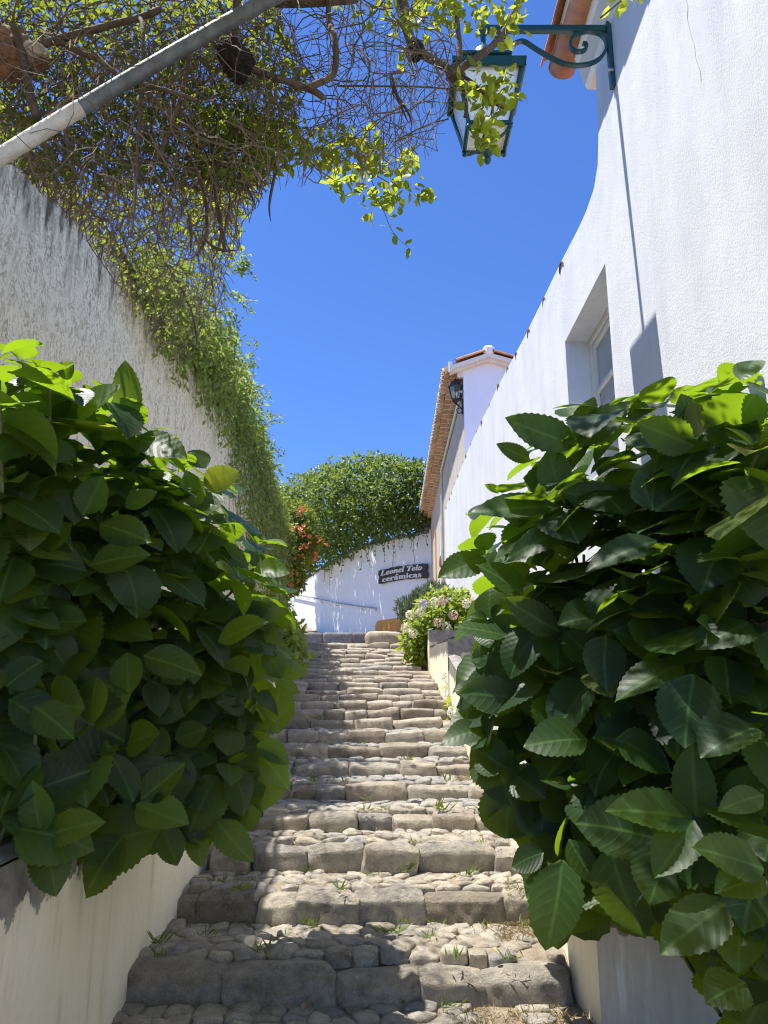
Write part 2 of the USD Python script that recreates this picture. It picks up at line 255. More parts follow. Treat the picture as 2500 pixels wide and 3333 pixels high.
# planter wall: cream-white paint, bare grey concrete along the top with a ragged edge, faint run marks (UV y: metres below the top)
mat('planter_paint', {'g': ('geometry', {}), 'tc': ('texture_coordinate', {}), 's': ('separate_xyz', {}),
    'n': ('noise_texture', {'scale': 9.0, 'detail': 6.0, 'roughness': 0.6}), 'k': ('math', {'math_type': 'multiply_add', 'value2': 0.32, 'value3': 0.02}), 'd': ('math', {'math_type': 'subtract'}),
    'e': ('math', {'math_type': 'multiply', 'value2': 60.0, 'use_clamp': True}),
    'mp': ('mapping', {'scale': (1.0, 1.0, 0.09)}), 'n2': ('noise_texture', {'scale': 11.0, 'detail': 6.0, 'roughness': 0.65}), 'r2': ('rgb_ramp', {'ramp': [(0.24, (0.58, 0.50, 0.35)), (0.42, (0.80, 0.735, 0.575)), (0.65, (0.84, 0.785, 0.64))]}),
    'r1': ('rgb_ramp', {'ramp': [(0.3, (0.15, 0.14, 0.125)), (0.7, (0.33, 0.31, 0.28))]}), 'c': ('mix', {}),
    'n3': ('noise_texture', {'scale': 35.0, 'detail': 5.0}), 'b': ('bump', {'strength': 0.5, 'distance': 0.01}), 'p': ('principled_bsdf', {'roughness': 0.9, 'specular_ior_level': 0.2})},
    [('tc.UV', 's.vector'), ('g.position', 'n.vector'), ('n.fac', 'k.value1'), ('s.y', 'd.value1'), ('k.value', 'd.value2'), ('d.value', 'e.value1'), ('e.value', 'c.fac'),
     ('n.fac', 'r1.fac'), ('g.position', 'mp.vector'), ('mp.vector', 'n2.vector'), ('n2.fac', 'r2.fac'), ('r1.color', 'c.color1'), ('r2.color', 'c.color2'), ('c.color', 'p.base_color'),
     ('g.position', 'n3.vector'), ('n3.fac', 'b.height'), ('b.normal', 'p.normal')])
mat('stained_paint', {'g': ('geometry', {}), 'tc': ('texture_coordinate', {}), 's': ('separate_xyz', {}),
    'n': ('noise_texture', {'scale': 9.0, 'detail': 6.0, 'roughness': 0.6}), 'k': ('math', {'math_type': 'multiply_add', 'value2': 0.32, 'value3': 0.02}), 'd': ('math', {'math_type': 'subtract'}),
    'e': ('math', {'math_type': 'multiply', 'value2': 60.0, 'use_clamp': True}),
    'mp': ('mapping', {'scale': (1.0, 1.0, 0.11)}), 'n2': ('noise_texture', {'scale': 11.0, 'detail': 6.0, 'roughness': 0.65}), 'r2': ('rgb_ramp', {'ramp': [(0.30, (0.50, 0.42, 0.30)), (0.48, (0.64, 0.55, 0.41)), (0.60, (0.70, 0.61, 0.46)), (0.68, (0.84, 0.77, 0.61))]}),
    'r1': ('rgb_ramp', {'ramp': [(0.3, (0.15, 0.14, 0.125)), (0.7, (0.33, 0.31, 0.28))]}), 'c': ('mix', {}),
    'n3': ('noise_texture', {'scale': 35.0, 'detail': 5.0}), 'b': ('bump', {'strength': 0.5, 'distance': 0.01}), 'p': ('principled_bsdf', {'roughness': 0.9, 'specular_ior_level': 0.2})},
    [('tc.UV', 's.vector'), ('g.position', 'n.vector'), ('n.fac', 'k.value1'), ('s.y', 'd.value1'), ('k.value', 'd.value2'), ('d.value', 'e.value1'), ('e.value', 'c.fac'),
     ('n.fac', 'r1.fac'), ('g.position', 'mp.vector'), ('mp.vector', 'n2.vector'), ('n2.fac', 'r2.fac'), ('r1.color', 'c.color1'), ('r2.color', 'c.color2'), ('c.color', 'p.base_color'),
     ('g.position', 'n3.vector'), ('n3.fac', 'b.height'), ('b.normal', 'p.normal')])
mat('pane_glass', {'f': ('fresnel', {'IOR': 1.5}), 't': ('transparent_bsdf', {'color': (0.9, 0.92, 0.92)}), 'g': ('glossy_bsdf', {'roughness': 0.02, 'color': (0.9, 0.9, 0.9)}), 'x': ('mix_closure', {})},
    [('f.fac', 'x.fac'), ('t.BSDF', 'x.closure1'), ('g.BSDF', 'x.closure2')], surface='x.closure')

# ------------------------------------------------------------------ terrain and stairs
STEP_Y = [4.37, 5.08, 5.65, 6.25, 6.98, 7.62, 8.08, 8.56, 9.17, 9.56, 9.98, 10.4, 10.85, 11.3, 11.9, 12.5, 13.1, 13.6, 14.15, 14.65, 15.05, 15.4, 15.75, 16.1]
STEP_Z = [0.189, 0.354, 0.524, 0.651, 0.784, 0.911, 1.026, 1.142, 1.247, 1.358, 1.455, 1.525, 1.61, 1.705, 1.775, 1.851, 1.943, 2.02, 2.11, 2.205, 2.293, 2.378, 2.459, 2.569]
def x_left(d): return interp(d, [0, 4.3, 6, 8, 10, 16.5, 22, 28, 44], [-1.34, -1.31, -1.22, -1.3, -1.45, -1.76, -2.0, -4.5, -10])
def x_right(d): return interp(d, [0, 4.3, 5.6, 7, 9.8, 13.8, 28], [1.0, 0.95, 0.86, 0.83, 0.76, 0.71, 0.9])
def level(d):                                             # tread height at d
    d = np.asarray(d, float); z = np.zeros_like(d)
    for y, h in zip(STEP_Y, STEP_Z): z = np.where(d >= y, h, z)
    far = interp(d, [16.1, 22, 26.5, 28, 36, 43, 60, 120, 400], [2.569, 2.955, 3.22, 3.40, 4.38, 5.68, 7.5, 9.0, 9.0])
    return np.where(d > 16.1, far, z)
def slope(d): return interp(d, [0, 4.2, 5, 6, 8, 10, 12, 14, 16.2, 22, 28, 36, 43, 60, 120, 400], [-0.1, -0.1, 0.05, 0.4, 0.85, 1.27, 1.6, 1.95, 2.4, 2.75, 3.15, 4.1, 5.4, 7.3, 8.8, 8.8])
gx = np.concatenate([[-300, -80, -25, -8], np.linspace(-4, 4, 17), [8, 25, 80, 300]]); gy = np.concatenate([[-300, -60, -10, 0], np.arange(2, 48, 0.5), [55, 70, 100, 200, 400]])
GX, GY = np.meshgrid(gx, gy); V = np.stack([GX, GY, slope(GY) - 0.12], -1).reshape(-1, 3); nx, ny = len(gx), len(gy)
i, j = np.meshgrid(np.arange(nx-1), np.arange(ny-1)); a = (j*nx + i).ravel()
tag(obj('ground', (V, np.stack([a, a+1, a+nx+1, a+nx], 1)), 'dirt', smooth=True), 'bare brown earth of the hillside under the alley', kind='structure')

stairs = thing('stone_stairway', 'long worn stairway of rough granite blocks and cobbled treads climbing between the walls', kind='structure')
# bed of trodden earth under the stones, following the steps
V, F = [], []; NXB = 26
prof = [(1.5, -0.034)]
for k, (y, z) in enumerate(zip(STEP_Y, STEP_Z)):
    prof += [(y + 0.10, (STEP_Z[k-1] if k else 0) - 0.034), (y + 0.12, z - 0.115), (y + 0.22, z - 0.032)]
prof += [(y, float(level(y)) - 0.006) for y in np.arange(16.6, 46, 0.7)]
for (y, z) in prof:
    xs = np.linspace(x_left(y) - 0.12, x_right(y) + 0.12, NXB)
    V += [(x, y, z + 0.018*noise(np.array([[x*5, y*5, 0.3]]))[0]) for x in xs]
nn = len(prof); i, j = np.meshgrid(np.arange(NXB-1), np.arange(nn-1)); a = (j*NXB + i).ravel()
obj('earth_bed', (np.array(V), np.stack([a, a+1, a+NXB+1, a+NXB], 1)), 'dirt', stairs, smooth=40)
CUBE = {}
for n in (1, 2, 3, 4):
    b = trimesh.creation.box([2, 2, 2])
    for _ in range(n): b = b.subdivide()
    CUBE[n] = (np.array(b.vertices), np.array(b.faces))
def rock(c, size, seed, n=2, power=7.0, rough=0.10, tilt=0.05, cuts=9, depth=0.80, flat_top=0.0, arris=None):
    """A hewn stone: rounded block, corners knocked off by a few random planes, roughened by noise."""
    v, f = CUBE[n]; r = np.random.default_rng(seed)
    l = (np.abs(v)**power).sum(1)**(1/power); p = v/l[:, None]
    for _ in range(cuts):
        d = unit(r.normal(size=3)*[1, 0.8, 1]); k = np.abs(d).sum()*r.uniform(depth, 1.02)
        p = p - d*np.maximum(0, p @ d - k)[:, None]
    if arris:
        d = unit(np.array([0, -0.42, 0.9])); p = p - d*np.maximum(0, p @ d - arris)[:, None]
    if flat_top: p[:, 2] = np.minimum(p[:, 2], flat_top)
    q = p*np.array(size)/2; m_ = float(np.min(size))
    g = q*(2.2/max(m_, .08)) + seed*3.71
    q = q + unit(p)*(m_*rough*(0.55*noise(g*0.55) + 0.45*noise(g*1.4)))[:, None]
    sh = r.normal(0, 0.06, 2); q[:, 0] += q[:, 2]*sh[0]; q[:, 1] += q[:, 0]*sh[1]*0.3
    e = r.normal(0, tilt, 3); R = trimesh.transformations.euler_matrix(e[0], e[1], e[2]*1.5)[:3, :3]
    return q @ R.T + np.array(c), f
ROWS = {0: [(402, 722), (730, 1092), (1104, 1362), (1371, 1578), (1583, 1860)],
        1: [(560, 640), (632, 840), (845, 962), (965, 1158), (1162, 1378), (1378, 1645), (1645, 1735)],
        2: [(694, 806), (818, 1000), (1003, 1183), (1185, 1356), (1360, 1617), (1620, 1690)],
        3: [(690, 800), (812, 1000), (1000, 1160), (1162, 1275), (1278, 1410), (1413, 1540), (1541, 1625)],
        4: [(800, 945), (950, 1020), (1025, 1122), (1126, 1322), (1328, 1525), (1528, 1575)]}
seed = 100
for k, (y, z) in enumerate(zip(STEP_Y, STEP_Z)):
    z0 = STEP_Z[k-1] if k else 0.0
    spans = []
    if k in ROWS:
        f = ray(1250, [3200, 2945, 2790, 2668, 2570][k]); sc = y/2500/(CP - (1666.5 - [3200, 2945, 2790, 2668, 2570][k])/2500*SP)
        spans = [((a-1250)*sc, (b-1250)*sc) for a, b in ROWS[k]]
        lo = spans[0][0]
        while lo > x_left(y) + 0.12: w = rng.uniform(0.25, 0.45); spans.insert(0, (max(lo - w, x_left(y) - 0.03), lo - 0.012)); lo -= w
    else:
        x = x_left(y) - 0.04
        while x < x_right(y) - 0.06:
            w = rng.uniform(0.24, 0.58) if k < 12 else rng.uniform(0.28, 0.62); w = min(w, x_right(y) + 0.03 - x); spans.append((x, x + w - 0.012)); x += w
    for (a, b) in spans:
        seed += 1; r = np.random.default_rng(seed); w = b - a
        dep = r.uniform(0.14, 0.21); h = (z - z0) + r.uniform(0.03, 0.06); top = z + r.uniform(-0.035, 0.012) - (.058 if k == 0 else .036 if k < 6 else .010)
        n = 4 if k < 2 else 3 if k < 7 else 2
        obj('riser_stone', rock(((a+b)/2, y + dep/2 + r.normal(0, 0.025), top - h/2), (w*0.97, dep, h), seed, n, 14.0, 0.26, 0.04, 12, 0.76, 0, r.uniform(1.0, 1.14)), 'riser_granite', stairs, smooth=38)
# cobbles behind each riser
edges = [(3.35, 4.35, 0.0)] + [(STEP_Y[k] + 0.14, STEP_Y[k+1] - 0.01, STEP_Z[k]) for k in range(8)]
def paving(y0, y1, z, r):
    """Irregular flat-topped stones that fill a tread, as cells (polygon, top)."""
    xa, xb = float(x_left(y0)) - .03, float(x_right(y0)) + .03; pts = []
    ny_ = max(1, int(round((y1 - y0)/.112))); dy = (y1 - y0)/ny_
    for q in range(ny_):
        x = xa + r.uniform(0, .12)
        while x < xb: pts.append((x, y0 + dy*(q + .5) + r.normal(0, .028))); x += r.uniform(.09, .21)
    cells = shapely.voronoi_polygons(shapely.MultiPoint(pts), extend_to=sbox(xa - 1, y0 - 1, xb + 1, y1 + 1)); out = []
    for c in cells.geoms:
        c = c.intersection(sbox(xa, y0 - .01, xb, y1 + .02)).buffer(-.0038)
        if c.is_empty or c.geom_type != 'Polygon' or c.area < .0015: continue
        out.append((c.buffer(-.010).buffer(.010, quad_segs=2) if c.area > .006 else c, z + r.normal(-.010, .008)))
    return out
def cobble(poly, z, r):
    c = np.array(poly.centroid.coords[0]); L = poly.exterior.length; P = np.array([poly.exterior.interpolate(q*L/13).coords[0] for q in range(13)]); t = r.normal(0, .09, 2); V = []
    for sc_, dz in ((1.0, -.075), (1.0, -.020), (.93, -.006), (.6, .002)):
        q = c + (P - c)*sc_*(1 + r.normal(0, .03, (13, 1))); zz = z + dz + (q - c) @ t*(dz > -.03) + r.normal(0, .003, 13)
        V.append(np.column_stack([q, zz]))
    V.append(np.array([[*c, z + .005]])); V = np.vstack(V); a = np.arange(13); b = (a + 1) % 13; F = []
    for k_ in range(3): F += [np.stack([k_*13 + a, k_*13 + b, (k_+1)*13 + b], 1), np.stack([k_*13 + a, (k_+1)*13 + b, (k_+1)*13 + a], 1)]
    F.append(np.stack([39 + a, 39 + b, np.full(13, 52)], 1)); F = np.vstack(F)
    n_ = np.cross(V[F[0][1]] - V[F[0][0]], V[F[0][2]] - V[F[0][0]])[:2] @ (V[F[0][0]][:2] - c)
    return V, (F if n_ > 0 else F[:, ::-1])
rc = np.random.default_rng(19); cells = []
for (y0, y1, z) in edges: cells += paving(max(y0, 3.7), y1, z, rc)
cells = [q for q in cells if not (q[1] < .08 and q[0].centroid.x > .50 and q[0].centroid.y > 3.95 and rc.random() < .6) and not (.1 < q[1] < .25 and q[0].centroid.x > .72 and rc.random() < .6)]
cells.sort(key=lambda q: q[0].centroid.y); rest = MB()
for n, (c, z) in enumerate(cells):
    if n < 300: obj('cobble', cobble(c, z, rc), 'cobble_granite', stairs, smooth=50)
    else: rest.add(cobble(c, z, rc))
if rest.v: obj('small_cobbles', rest, 'cobble_granite', stairs, smooth=50, kind='stuff')
print('cobbles', len(cells))
# boulder block and dark upper steps on the landing
bl = thing('kerb_boulder', 'long rough granite block lying at the head of the stairs below the ochre patch', 'boulder', loc=(0.2, 16.5, 2.6))
obj('block', rock((0.02, 16.7, 2.66), (0.80, 0.5, 0.34), 900, 4, 4.5, 0.16, 0.03), 'riser_granite', bl, smooth=True)
obj('block', rock((0.62, 16.75, 2.58), (0.5, 0.5, 0.30), 901, 4, 3.5, 0.3, 0.05), 'dark_stone', bl, smooth=True)
for k, (y, z) in enumerate([(26.5, 3.62)]):
    x = -3.0
    while x < -0.75:
        w = rng.uniform(0.7, 1.1); seed += 1; zb = float(level(y)) - 0.1
        obj('riser_stone', rock((x + w/2, y + 0.6, (zb + z)/2), (w*1.03, 1.3, z - zb), seed, 3, 12.0, 0.10, 0.015, 4, .9), 'dark_stone', stairs, smooth=True); x += w

# ------------------------------------------------------------------ left wall, planters
XL = -2.52
def wall_top(d): return EYE + interp(d, [0, 4.5, 6.6, 11.4, 13.5, 17, 20.3], [2.9, 3.75, 4.1, 4.85, 4.85, 4.3, 3.7])
def wall_strip(xf, ds, top, bottom, thick, uvscale=1.0, rows=(0, 0.03, 0.08, 0.15, 0.3, 0.6, 1.0), jitter=0.012, flip=1):
    """An upright wall along the alley: face at xf(d), thickness away from the path (flip: +1 to the left), uneven top edge. UV y = metres below the top."""
    mb = MB(); n = len(ds)
    tops = np.array([top(d) for d in ds]) + jitter*np.array([noise(np.array([[d*3.1, 1.7, 0.2]]))[0] for d in ds])
    X = np.array([xf(d) for d in ds]); Z0 = np.array([bottom(d) for d in ds])
    V, U = [], []
    for d, x, t, z in zip(ds, X, tops, Z0):
        for r in rows:
            zz = t + (z - t)*r; V.append((x + 0.01*noise(np.array([[d*1.3, zz*1.3, 4.0]]))[0]*2, d, zz)); U.append((d, t - zz))
    k = len(rows); i, j = np.meshgrid(np.arange(k-1), np.arange(n-1)); a = (j*k + i).ravel()
    mb.add((np.array(V), np.stack([a, a+1, a+k+1, a+k], 1)[:, ::flip]), np.array(U))
    T = []
    for d, x, t in zip(ds, X, tops): T += [(x, d, t), (x - flip*thick*0.5, d, t + 0.02), (x - flip*thick, d, t - 0.005), (x - flip*thick, d, t - 3.0 if thick > 0.3 else t - 0.6)]
    i, j = np.meshgrid(np.arange(3), np.arange(n-1)); a = (j*4 + i).ravel()
    mb.add((np.array(T), np.stack([a, a+4, a+5, a+1], 1)[:, ::flip]), np.zeros((len(T), 2)))
    for e, s in ((0, 1), (n-1, -1)):
        d = ds[e]; E = np.array([(X[e], d, Z0[e]), (X[e], d, tops[e]), (X[e] - flip*thick, d, tops[e]), (X[e] - flip*thick, d, Z0[e])])
        mb.add((E, np.array([[0, 1, 2, 3]])[:, ::s*flip]), np.array([(0, tops[e]-Z0[e]), (0, 0), (thick, 0), (thick, tops[e]-Z0[e])]))
    return mb
gw = thing('garden_wall', 'tall old limewashed wall on the left, flaking white over grey with a black mouldy top edge', 'wall', loc=(XL, 1, 0))
obj('wall_face', wall_strip(lambda d: XL, np.arange(0.5, 19.26, 0.25), wall_top, lambda d: slope(d) - 0.3, 0.45), 'old_limewash', gw)
pl = thing('planter', 'low cream-white planter wall with bare grey rim at lower left under the hydrangea', 'planter', loc=(-1.3, 1.5, 0))
def pl_top(d): return interp(d, [0, 2, 3, 5.5, 8, 10, 13, 16.5], [0.86, 0.90, 0.93, 1.0, 1.4, 1.75, 2.3, 2.85])
obj('planter_wall', wall_strip(lambda d: x_left(d) - 0.01, np.arange(1.2, 16.6, 0.2), pl_top, lambda d: level(d) - 0.25, 0.16), 'planter_paint', pl)
ds = np.arange(1.2, 16.6, 0.4); V = [(x, d, pl_top(d) - 0.028 + 0.02*noise(np.array([[x*6, d*6, 1]]))[0]) for d in ds for x in np.linspace(XL + 0.002, x_left(d) - 0.10, 6)]
i, j = np.meshgrid(np.arange(5), np.arange(len(ds)-1)); a = (j*6 + i).ravel()
obj('soil_fill', (np.array(V), np.stack([a, a+1, a+7, a+6], 1)), 'soil', pl, smooth=True)

# right planters: three stepped boxes against the house
XW = 1.58
def right_planter(d0, d1, t0, t1, label):
    p = thing('planter', label, 'planter', loc=(x_right(d0), d0, float(level(d0))))
    top = lambda d: interp(d, [d0, d1], [t0, t1])
    ds = np.linspace(d0 - .011, d1, max(4, int((d1-d0)/0.2)))
    obj('planter_wall', wall_strip(lambda d: x_right(d) + 0.04, ds, top, lambda d: level(d) - 0.3, 0.15, flip=-1), 'planter_paint', p)
    xa = x_right(d0) + 0.04; n = 9; V, U = [], []
    tt = [top(d0) + 0.01*noise(np.array([[x*3, d0, 2.2]]))[0] for x in np.linspace(xa, XW, n)]
    for x, t in zip(np.linspace(xa, XW - 0.002, n), tt):
        for r in (0, 0.1, 0.25, 0.5, 1.0): zz = t + (level(d0) - 0.3 - t)*r; V.append((x, d0 - 0.012 if r >= 0 else d0, zz)); U.append((x, t - zz))
    i, j = np.meshgrid(np.arange(4), np.arange(n-1)); a = (j*5 + i).ravel()
    mb = MB().add((np.array(V), np.stack([a, a+1, a+6, a+5], 1)), np.array(U))
    T = []
    for x, t in zip(np.linspace(xa, XW - 0.002, n), tt): xi = max(x, xa + .045); T += [(x, d0 - 0.012, t), (xi, d0 + 0.14, t + 0.004), (xi, d0 + 0.14, t - 0.3)]
    i, j = np.meshgrid(np.arange(2), np.arange(n-1)); a = (j*3 + i).ravel()
    mb.add((np.array(T), np.stack([a, a+3, a+4, a+1], 1)), np.zeros((len(T), 2)))
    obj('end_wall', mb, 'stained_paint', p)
    V = [(x, d, top(d) - 0.09 + 0.03*noise(np.array([[x*6, d*6, 1]]))[0]) for d in ds for x in np.linspace(x_right(d) + 0.18, XW - 0.003, 5)]
    i, j = np.meshgrid(np.arange(4), np.arange(len(ds)-1)); a = (j*5 + i).ravel()
    obj('soil_fill', (np.array(V), np.stack([a, a+1, a+6, a+5], 1)), 'soil', p, smooth=True)
right_planter(3.97, 9.75, 0.61, 1.98, 'near planter wall at lower right, stained grey end face below hanging leaves')
right_planter(9.80, 13.0, 2.20, 2.30, 'middle white planter block beside the upper stairs, sunlit side and grey top')
right_planter(13.05, 17.5, 2.58, 3.05, 'farthest white planter block, spilling flowering hydrangea over the stairs')

# ------------------------------------------------------------------ right house: wall with window, eave, tiles
house = thing('white_house', 'tall white roughcast house wall on the right with a recessed window', 'house', loc=(XW, 0, 0))
top = [(-3, 6.2), (4.80, 6.2), (4.82, 5.85), (4.85, 5.55), (4.92, 5.32), (5.05, 5.21), (5.3, 5.18), (5.6, 5.2), (6, 5.25), (7.9, 5.42), (10, 5.68), (13.5, 5.98), (16, 6.10), (19.4, 6.18)]
dd = np.concatenate([[-3, 4.78], np.arange(4.8, 5.6, 0.06), np.arange(5.7, 19.4, 0.18), [19.4]])
tp = [(d, np.interp(d, [t[0] for t in top], [t[1] for t in top]) + (0.012*noise(np.array([[d*4, 0.5, 0.5]]))[0] if d > 4.9 else 0)) for d in dd]
WD0, WD1, WZ0, WZ1 = 4.92, 6.17, 3.05, 4.51
poly = Polygon([(-3, -1), (19.4, -1)] + tp[::-1]).difference(sbox(WD0, WZ0, WD1, WZ1))
w = trimesh.creation.extrude_polygon(poly, 0.36, engine='earcut')          # (d, z, thickness)
v = np.array(w.vertices)[:, [2, 0, 1]]; v[:, 0] += XW
obj('wall', (v, np.array(w.faces)), 'stucco', house)
obj('far_wall', bx(XW + 0.37, 6.5, 4.4, 4.76, -0.5, 6.2), 'stucco', house)
obj('lean_to_roof', (np.array([(XW+.10, 4.85, 5.12), (XW+.10, 19.3, 6.10), (5, 19.3, 6.6), (5, 4.85, 5.7)]), np.array([[0, 1, 2, 3]])), 'terracotta', house)
def barrel(r0, r1, length, thick=0.012, n=8, up=1):
    """Half-round tile along +x from x=0 (wide end r0) to length."""
    th = np.linspace(0, np.pi, n+1); V = []
    for x, r in ((0, r0), (length, r1)):
        for rr in (r, r - thick): V += [(x, math.cos(t)*rr, up*math.sin(t)*rr) for t in th]
    V = np.array(V); k = n + 1; F = []
    for i in range(n): F += [(i, i+1, 2*k+i+1, 2*k+i), (k+i+1, k+i, 3*k+i, 3*k+i+1), (i, k+i, k+i+1, i+1), (2*k+i, 2*k+i+1, 3*k+i+1, 3*k+i)]
    F += [(0, 2*k, 3*k, k), (n, k+n, 3*k+n, 2*k+n)]
    F = np.array(F)
    return V, np.vstack([F[:, [0, 1, 2]], F[:, [0, 2, 3]]])
def place(mesh, loc, ry=0.0, rz=0.0):
    R = trimesh.transformations.euler_matrix(0, ry, rz, 'sxyz')[:3, :3]; return np.asarray(mesh[0]) @ R.T + np.array(loc), mesh[1]
# small roof tiles showing along the lower wall's top
for n, d in enumerate(np.arange(6.0, 19.2, 0.8)):
    z = np.interp(d, [t[0] for t in top], [t[1] for t in top])
    obj('coping_tile', place(barrel(0.075, 0.07, 0.40, n=6), (XW - 0.004 + rng.uniform(-.006, .008), d + rng.uniform(-.15, .15), z - 0.055 + rng.uniform(-.012, .012)), ry=-0.12), 'old_tile', house)
cr_ = []
for px, py in ((2232, -20), (2240, 20), (2238, 60), (2250, 110), (2262, 150), (2266, 190), (2280, 230), (2283, 265)):
    a, b = ray(px, py); cr_.append((XW - .0005, XW/a, EYE + b*XW/a))
obj('hairline_crack', tube(cr_, .0022, 4), 'tan_render', house)
# window
fr = MB(); a0, a1, zz0, zz1, xf = WD0 + 0.003, WD1 - 0.003, WZ0 + 0.003, WZ1 - 0.003, XW + 0.20
for b in ((a0, a0+0.06, zz0, zz1), (a1-0.06, a1, zz0, zz1), (a0+0.06, a1-0.06, zz1-0.06, zz1), (a0+0.06, a1-0.06, zz0, zz0+0.06)): fr.add(bevel_box(xf, xf+0.08, b[0], b[1], b[2], b[3], 0.008))
win = obj('window', fr, 'window_paint', house)
sa = MB(); s0, s1, c = a0+0.062, a1-0.062, (a0+a1)/2
for (q0, q1) in ((s0, c-0.004), (c+0.004, s1)):
    for b in ((q0, q0+0.05, zz0+.065, zz1-.065), (q1-0.05, q1, zz0+.065, zz1-.065), (q0+.05, q1-.05, zz1-.115, zz1-.065), (q0+.05, q1-.05, zz0+.065, zz0+.115), (q0+.05, q1-.05, 3.98, 4.02)):
        sa.add(bevel_box(xf+0.015, xf+0.06, b[0], b[1], b[2], b[3], 0.006))
obj('sash', sa, 'window_paint', win)
for (q0, q1) in ((s0+.052, c-0.056), (c+0.056, s1-.052)):
    for (e0, e1) in ((zz0+.117, 3.978), (4.022, zz1-.117)): obj('pane', (np.array([(xf+.037, q0, e0), (xf+.037, q1, e0), (xf+.037, q1, e1), (xf+.037, q0, e1)]), np.array([[0, 3, 2, 1]])), 'pane_glass', win)
V = []; n = 41
for y in np.linspace(a0, a1, n): V += [(xf + 0.047 + 0.004*math.sin(y*60), y, zz0), (xf + 0.047 + 0.004*math.sin(y*60 + .4), y, zz1)]
a = np.arange(n-1)*2; obj('curtain', (np.array(V), np.stack([a, a+1, a+3, a+2], 1)), 'curtain', win, smooth=True)
obj('sill', bevel_box(XW - 0.02, XW + 0.19, WD0 + .004, WD1 - .004, WZ0 + 0.003, WZ0 + 0.04, 0.01), 'smooth_white', win)
# eave: moulded cornice and barrel tiles
cp = np.array([(XW - 0.001, 6.05), (XW - 0.03, 6.08), (XW - 0.05, 6.16), (XW - 0.07, 6.26), (XW - 0.095, 6.33), (XW - 0.10, 6.40), (XW + 0.3, 6.42), (XW + 0.3, 6.05)])
c = trimesh.creation.extrude_polygon(Polygon(cp), 8.0, engine='earcut'); v = np.array(c.vertices); v = np.stack([v[:, 0], v[:, 2] - 3.0, v[:, 1]], 1)
obj('cornice', (v, np.array(c.faces)), 'cream', house)
pitch = 0.30
for n, d in enumerate(np.arange(5.06, 1.6, -0.235)):
    ch = place(barrel(0.105, 0.095, 0.9, 0.014, 10, up=-1), (XW - 0.20, d - 0.117, 6.56), ry=-pitch); obj('roof_tile', ch, 'terracotta', house, smooth=40)
    cv = place(barrel(0.105, 0.09, 0.9, 0.014, 10), (XW - 0.18 + rng.uniform(-.03, .015), d, 6.54), ry=-pitch); obj('roof_tile', cv, 'terracotta', house, smooth=40)
for n, d in enumerate((5.20, 4.74, 4.28, 3.82, 3.36, 2.90)):
    for x, z, up_, rr in ((XW - .235, 6.45, 1, .085), (XW - .135, 6.44, -1, .112)):
        v, f = barrel(rr, rr*.9, .52, .014, 10, up_); v = np.stack([v[:, 1], -v[:, 0], v[:, 2]], 1)*[1, 1, 1] + [x + rng.uniform(-.008, .008), d, z - .006*n]; obj('verge_tile', (v, f), 'terracotta', house, smooth=40)
obj('roof_slab', (np.array([(XW-.15, -3, 6.50), (XW-.15, 5.0, 6.50), (5, 5.0, 8.0), (5, -3, 8.0)]), np.array([[0, 1, 2, 3]])), 'terracotta', house)
obj('mortar_fillet', tube([(XW - 0.2, 1.6, 6.44), (XW - 0.2, 5.1, 6.44)], 0.05, 6), 'mortar_white', house)
# thin supply cable and bracket
# ------------------------------------------------------------------ green street lantern on its wall bracket
LY = 4.43
lan = thing('street_lantern', 'green iron street lantern with milky panes on a scrolled wall bracket', 'lantern', loc=(XW, LY, 5.8))
pp = lambda px, py: at(px, py, LY)
obj('wall_plate', bevel_box(XW - 0.03, XW - 0.001, LY - 0.03, LY + 0.03, 5.55, 6.18, 0.006), 'lantern_green', lan)
obj('arm', bevel_box(0.66, XW - 0.032, LY - 0.02, LY + 0.02, 6.005, 6.055, 0.005), 'lantern_green', lan)
sc = [pp(*q) for q in [(1652, 128), (1640, 118), (1634, 128), (1640, 143), (1662, 146), (1700, 134), (1730, 150), (1765, 172), (1800, 192), (1840, 208), (1885, 213), (1925, 206), (1955, 188), (1972, 160), (1972, 132), (1955, 112), (1925, 103), (1893, 105), (1868, 117), (1856, 138), (1860, 158), (1878, 168), (1898, 166), (1910, 152), (1905, 142), (1897, 142)]]
from scipy.interpolate import CubicSpline
def spline(pts, n): pts = np.array(pts, float); t = np.concatenate([[0], np.cumsum(np.linalg.norm(np.diff(pts, axis=0), axis=1))]); return CubicSpline(t, pts)(np.linspace(0, t[-1], n))
s_ = spline(sc, 90); t_ = np.gradient(s_, axis=0); t_ /= np.linalg.norm(t_, axis=1, keepdims=True); nrm = np.cross(t_, [0, 1, 0])
V = np.stack([s_ + nrm*.009 + [0, .016, 0], s_ + nrm*.009 - [0, .016, 0], s_ - nrm*.009 - [0, .016, 0], s_ - nrm*.009 + [0, .016, 0]], 1).reshape(-1, 3)
i, j = np.meshgrid(np.arange(4), np.arange(89)); q = np.stack([j*4+i, j*4+(i+1) % 4, (j+1)*4+(i+1) % 4, (j+1)*4+i], -1).reshape(-1, 4)
obj('scroll', (V, q), 'lantern_green', lan, smooth=30)
bolt = pp(1985, 240); obj('bolt', tube([(XW - 0.05, LY - 0.032, 5.66), (XW - 0.015, LY - 0.032, 5.66)], 0.013, 8), 'steel_bolt', lan)
LX = 0.69
obj('collar', MB().add(lath([(0, 6.075), (.03, 6.07), (.045, 6.05), (.045, 6.01), (.03, 5.99), (.018, 5.97), (.018, 5.90), (0, 5.90)], 12, (LX, LY, 0))), 'lantern_green', lan, smooth=35)
def sq(z, h): return [(LX-h, LY-h, z), (LX+h, LY-h, z), (LX+h, LY+h, z), (LX-h, LY+h, z)]
